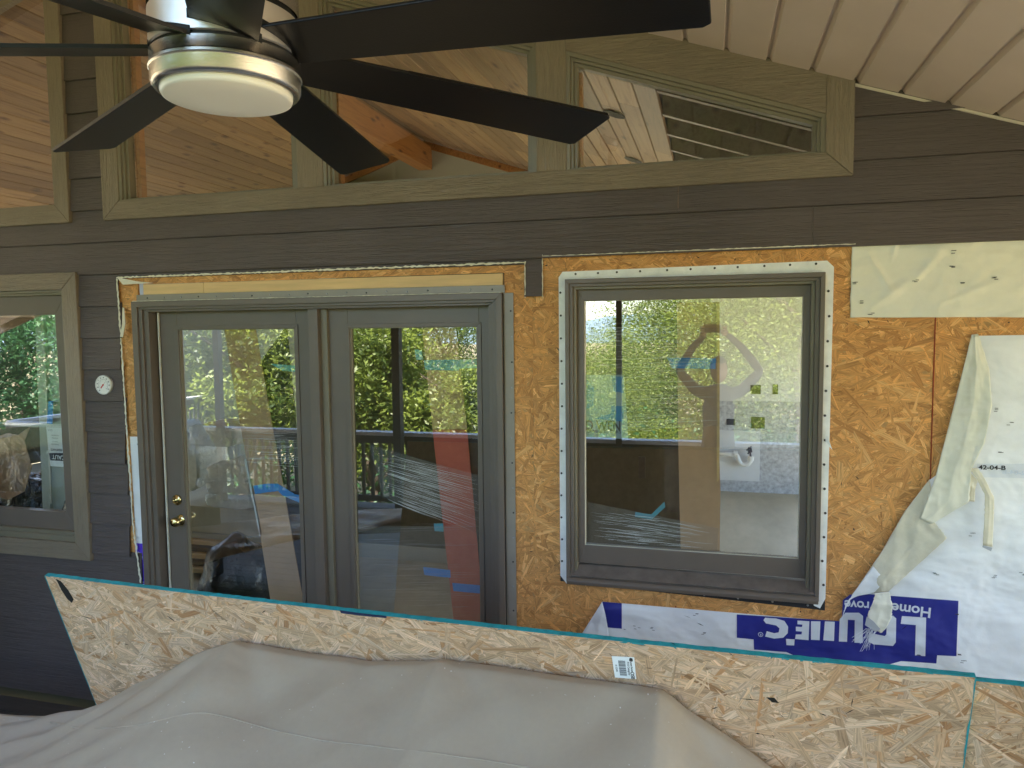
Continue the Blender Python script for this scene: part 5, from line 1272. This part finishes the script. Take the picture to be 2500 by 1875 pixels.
# ============================================================ PHOTOGRAPHER (only as reflection)
def skin(name, mt, V_, E_, R_, par, sub_=2):
    me = bpy.data.meshes.new(name); me.from_pydata(V_, E_, []); me.update(); me.materials.append(MATS[mt])
    o = bpy.data.objects.new(name, me); C.objects.link(o); adopt(o, par)
    q = o.modifiers.new('skin', 'SKIN'); q.use_smooth_shade = True
    for i, r_ in enumerate(R_): sv_ = me.skin_vertices[0].data[i]; sv_.radius = r_ if isinstance(r_, tuple) else (r_, r_)
    me.skin_vertices[0].data[0].use_root = True
    s_ = o.modifiers.new('sub', 'SUBSURF'); s_.levels = s_.render_levels = sub_
    return o
pe = thing('person', 'person in dark shirt and trousers holding a phone overhead, seen mirrored in the square window', 'person', (.06, -.42, 0))
PX, PY = .05, -.42
V_ = [(PX, PY, .98), (PX, PY, 1.18), (PX, PY, 1.42), (PX, PY+.01, 1.55), (PX, PY+.02, 1.63),
      (PX-.19, PY, 1.55), (PX-.37, PY+.06, 1.76), (PX-.24, PY+.22, 1.98), (PX-.12, PY+.33, 2.11),
      (PX+.19, PY, 1.55), (PX+.37, PY+.06, 1.76), (PX+.20, PY+.22, 1.98), (PX+.06, PY+.33, 2.11),
      (PX-.10, PY, .90), (PX-.11, PY, .50), (PX-.11, PY, .09), (PX-.11, PY+.14, .04),
      (PX+.10, PY, .90), (PX+.11, PY, .50), (PX+.11, PY, .09), (PX+.11, PY+.14, .04)]
E_ = [(0, 1), (1, 2), (2, 3), (3, 4), (3, 5), (5, 6), (6, 7), (7, 8), (3, 9), (9, 10), (10, 11), (11, 12), (0, 13), (13, 14), (14, 15), (15, 16), (0, 17), (17, 18), (18, 19), (19, 20)]
R2_ = [(.15, .11), (.14, .10), (.17, .11), (.09, .08), (.055, .055), .062, .046, .036, .026, .062, .046, .036, .026, .09, .065, .045, .035, .09, .065, .045, .035]
skin('body', 'shirt', V_, E_, R2_, pe)
m_ = bmesh.new(); bmesh.ops.create_icosphere(m_, subdivisions=3, radius=1)
for v in m_.verts:
    c = v.co.copy(); v.co = Vector((PX+c.x*.078, PY+.035+c.y*.098+(.012 if c.y > .8 and abs(c.x) < .3 and -.4 < c.z < .2 else 0), 1.765+c.z*.122*(1 if c.z > 0 else 1-.0)))
me = bpy.data.meshes.new('head'); m_.to_mesh(me); m_.free(); me.materials.append(MATS['skin'])
for p in me.polygons: p.use_smooth = True
o = bpy.data.objects.new('head', me); C.objects.link(o); adopt(o, pe)
m_ = bmesh.new(); bmesh.ops.create_icosphere(m_, subdivisions=3, radius=1)
bmesh.ops.delete(m_, geom=[v for v in m_.verts if v.co.z < -.1+ (.5 if v.co.y > .3 else 0)], context='VERTS')
for v in m_.verts: c = v.co.copy(); v.co = Vector((PX+c.x*.086, PY+.025+c.y*.105, 1.772+c.z*.128))
me = bpy.data.meshes.new('hair'); m_.to_mesh(me); m_.free(); me.materials.append(MATS['hair'])
o = bpy.data.objects.new('hair', me); C.objects.link(o); adopt(o, pe)
for s_ in (-1, 1):
    h0 = Vector((PX-.12, PY+.33, 2.11)) if s_ < 0 else Vector((PX+.06, PY+.33, 2.11)); tgt = Vector((-.03+s_*.045+.0, -.055, 2.16))
    m_ = MB(); pal = h0.lerp(tgt, .45)+Vector((s_*.02, -.01, 0)); m_.tube([h0, pal], [.024, .034], 10)
    for f_, (dz, L_) in enumerate(((.035, .045), (.012, .055), (-.012, .052), (-.034, .042))):
        m_.tube([pal+Vector((0, 0, dz*.8)), pal+Vector((s_*.018, .02, dz)), pal+Vector((-s_*.012, .035+L_*.1, dz))], [.010, .009, .007], 8)
    m_.tube([pal+Vector((0, -.01, -.02)), pal+Vector((-s_*.02, -.02, .005)), pal+Vector((-s_*.04, -.012, .01))], [.011, .010, .008], 8)
    m_.build('hand', 'skin', pe, smooth=True)
ph = MB().box(-.085, .065, -.062, -.054, 2.12, 2.195).build('phone', 'grille_black', None, .003); tag(ph, 'black phone held sideways in both hands of the mirrored person', 'phone')
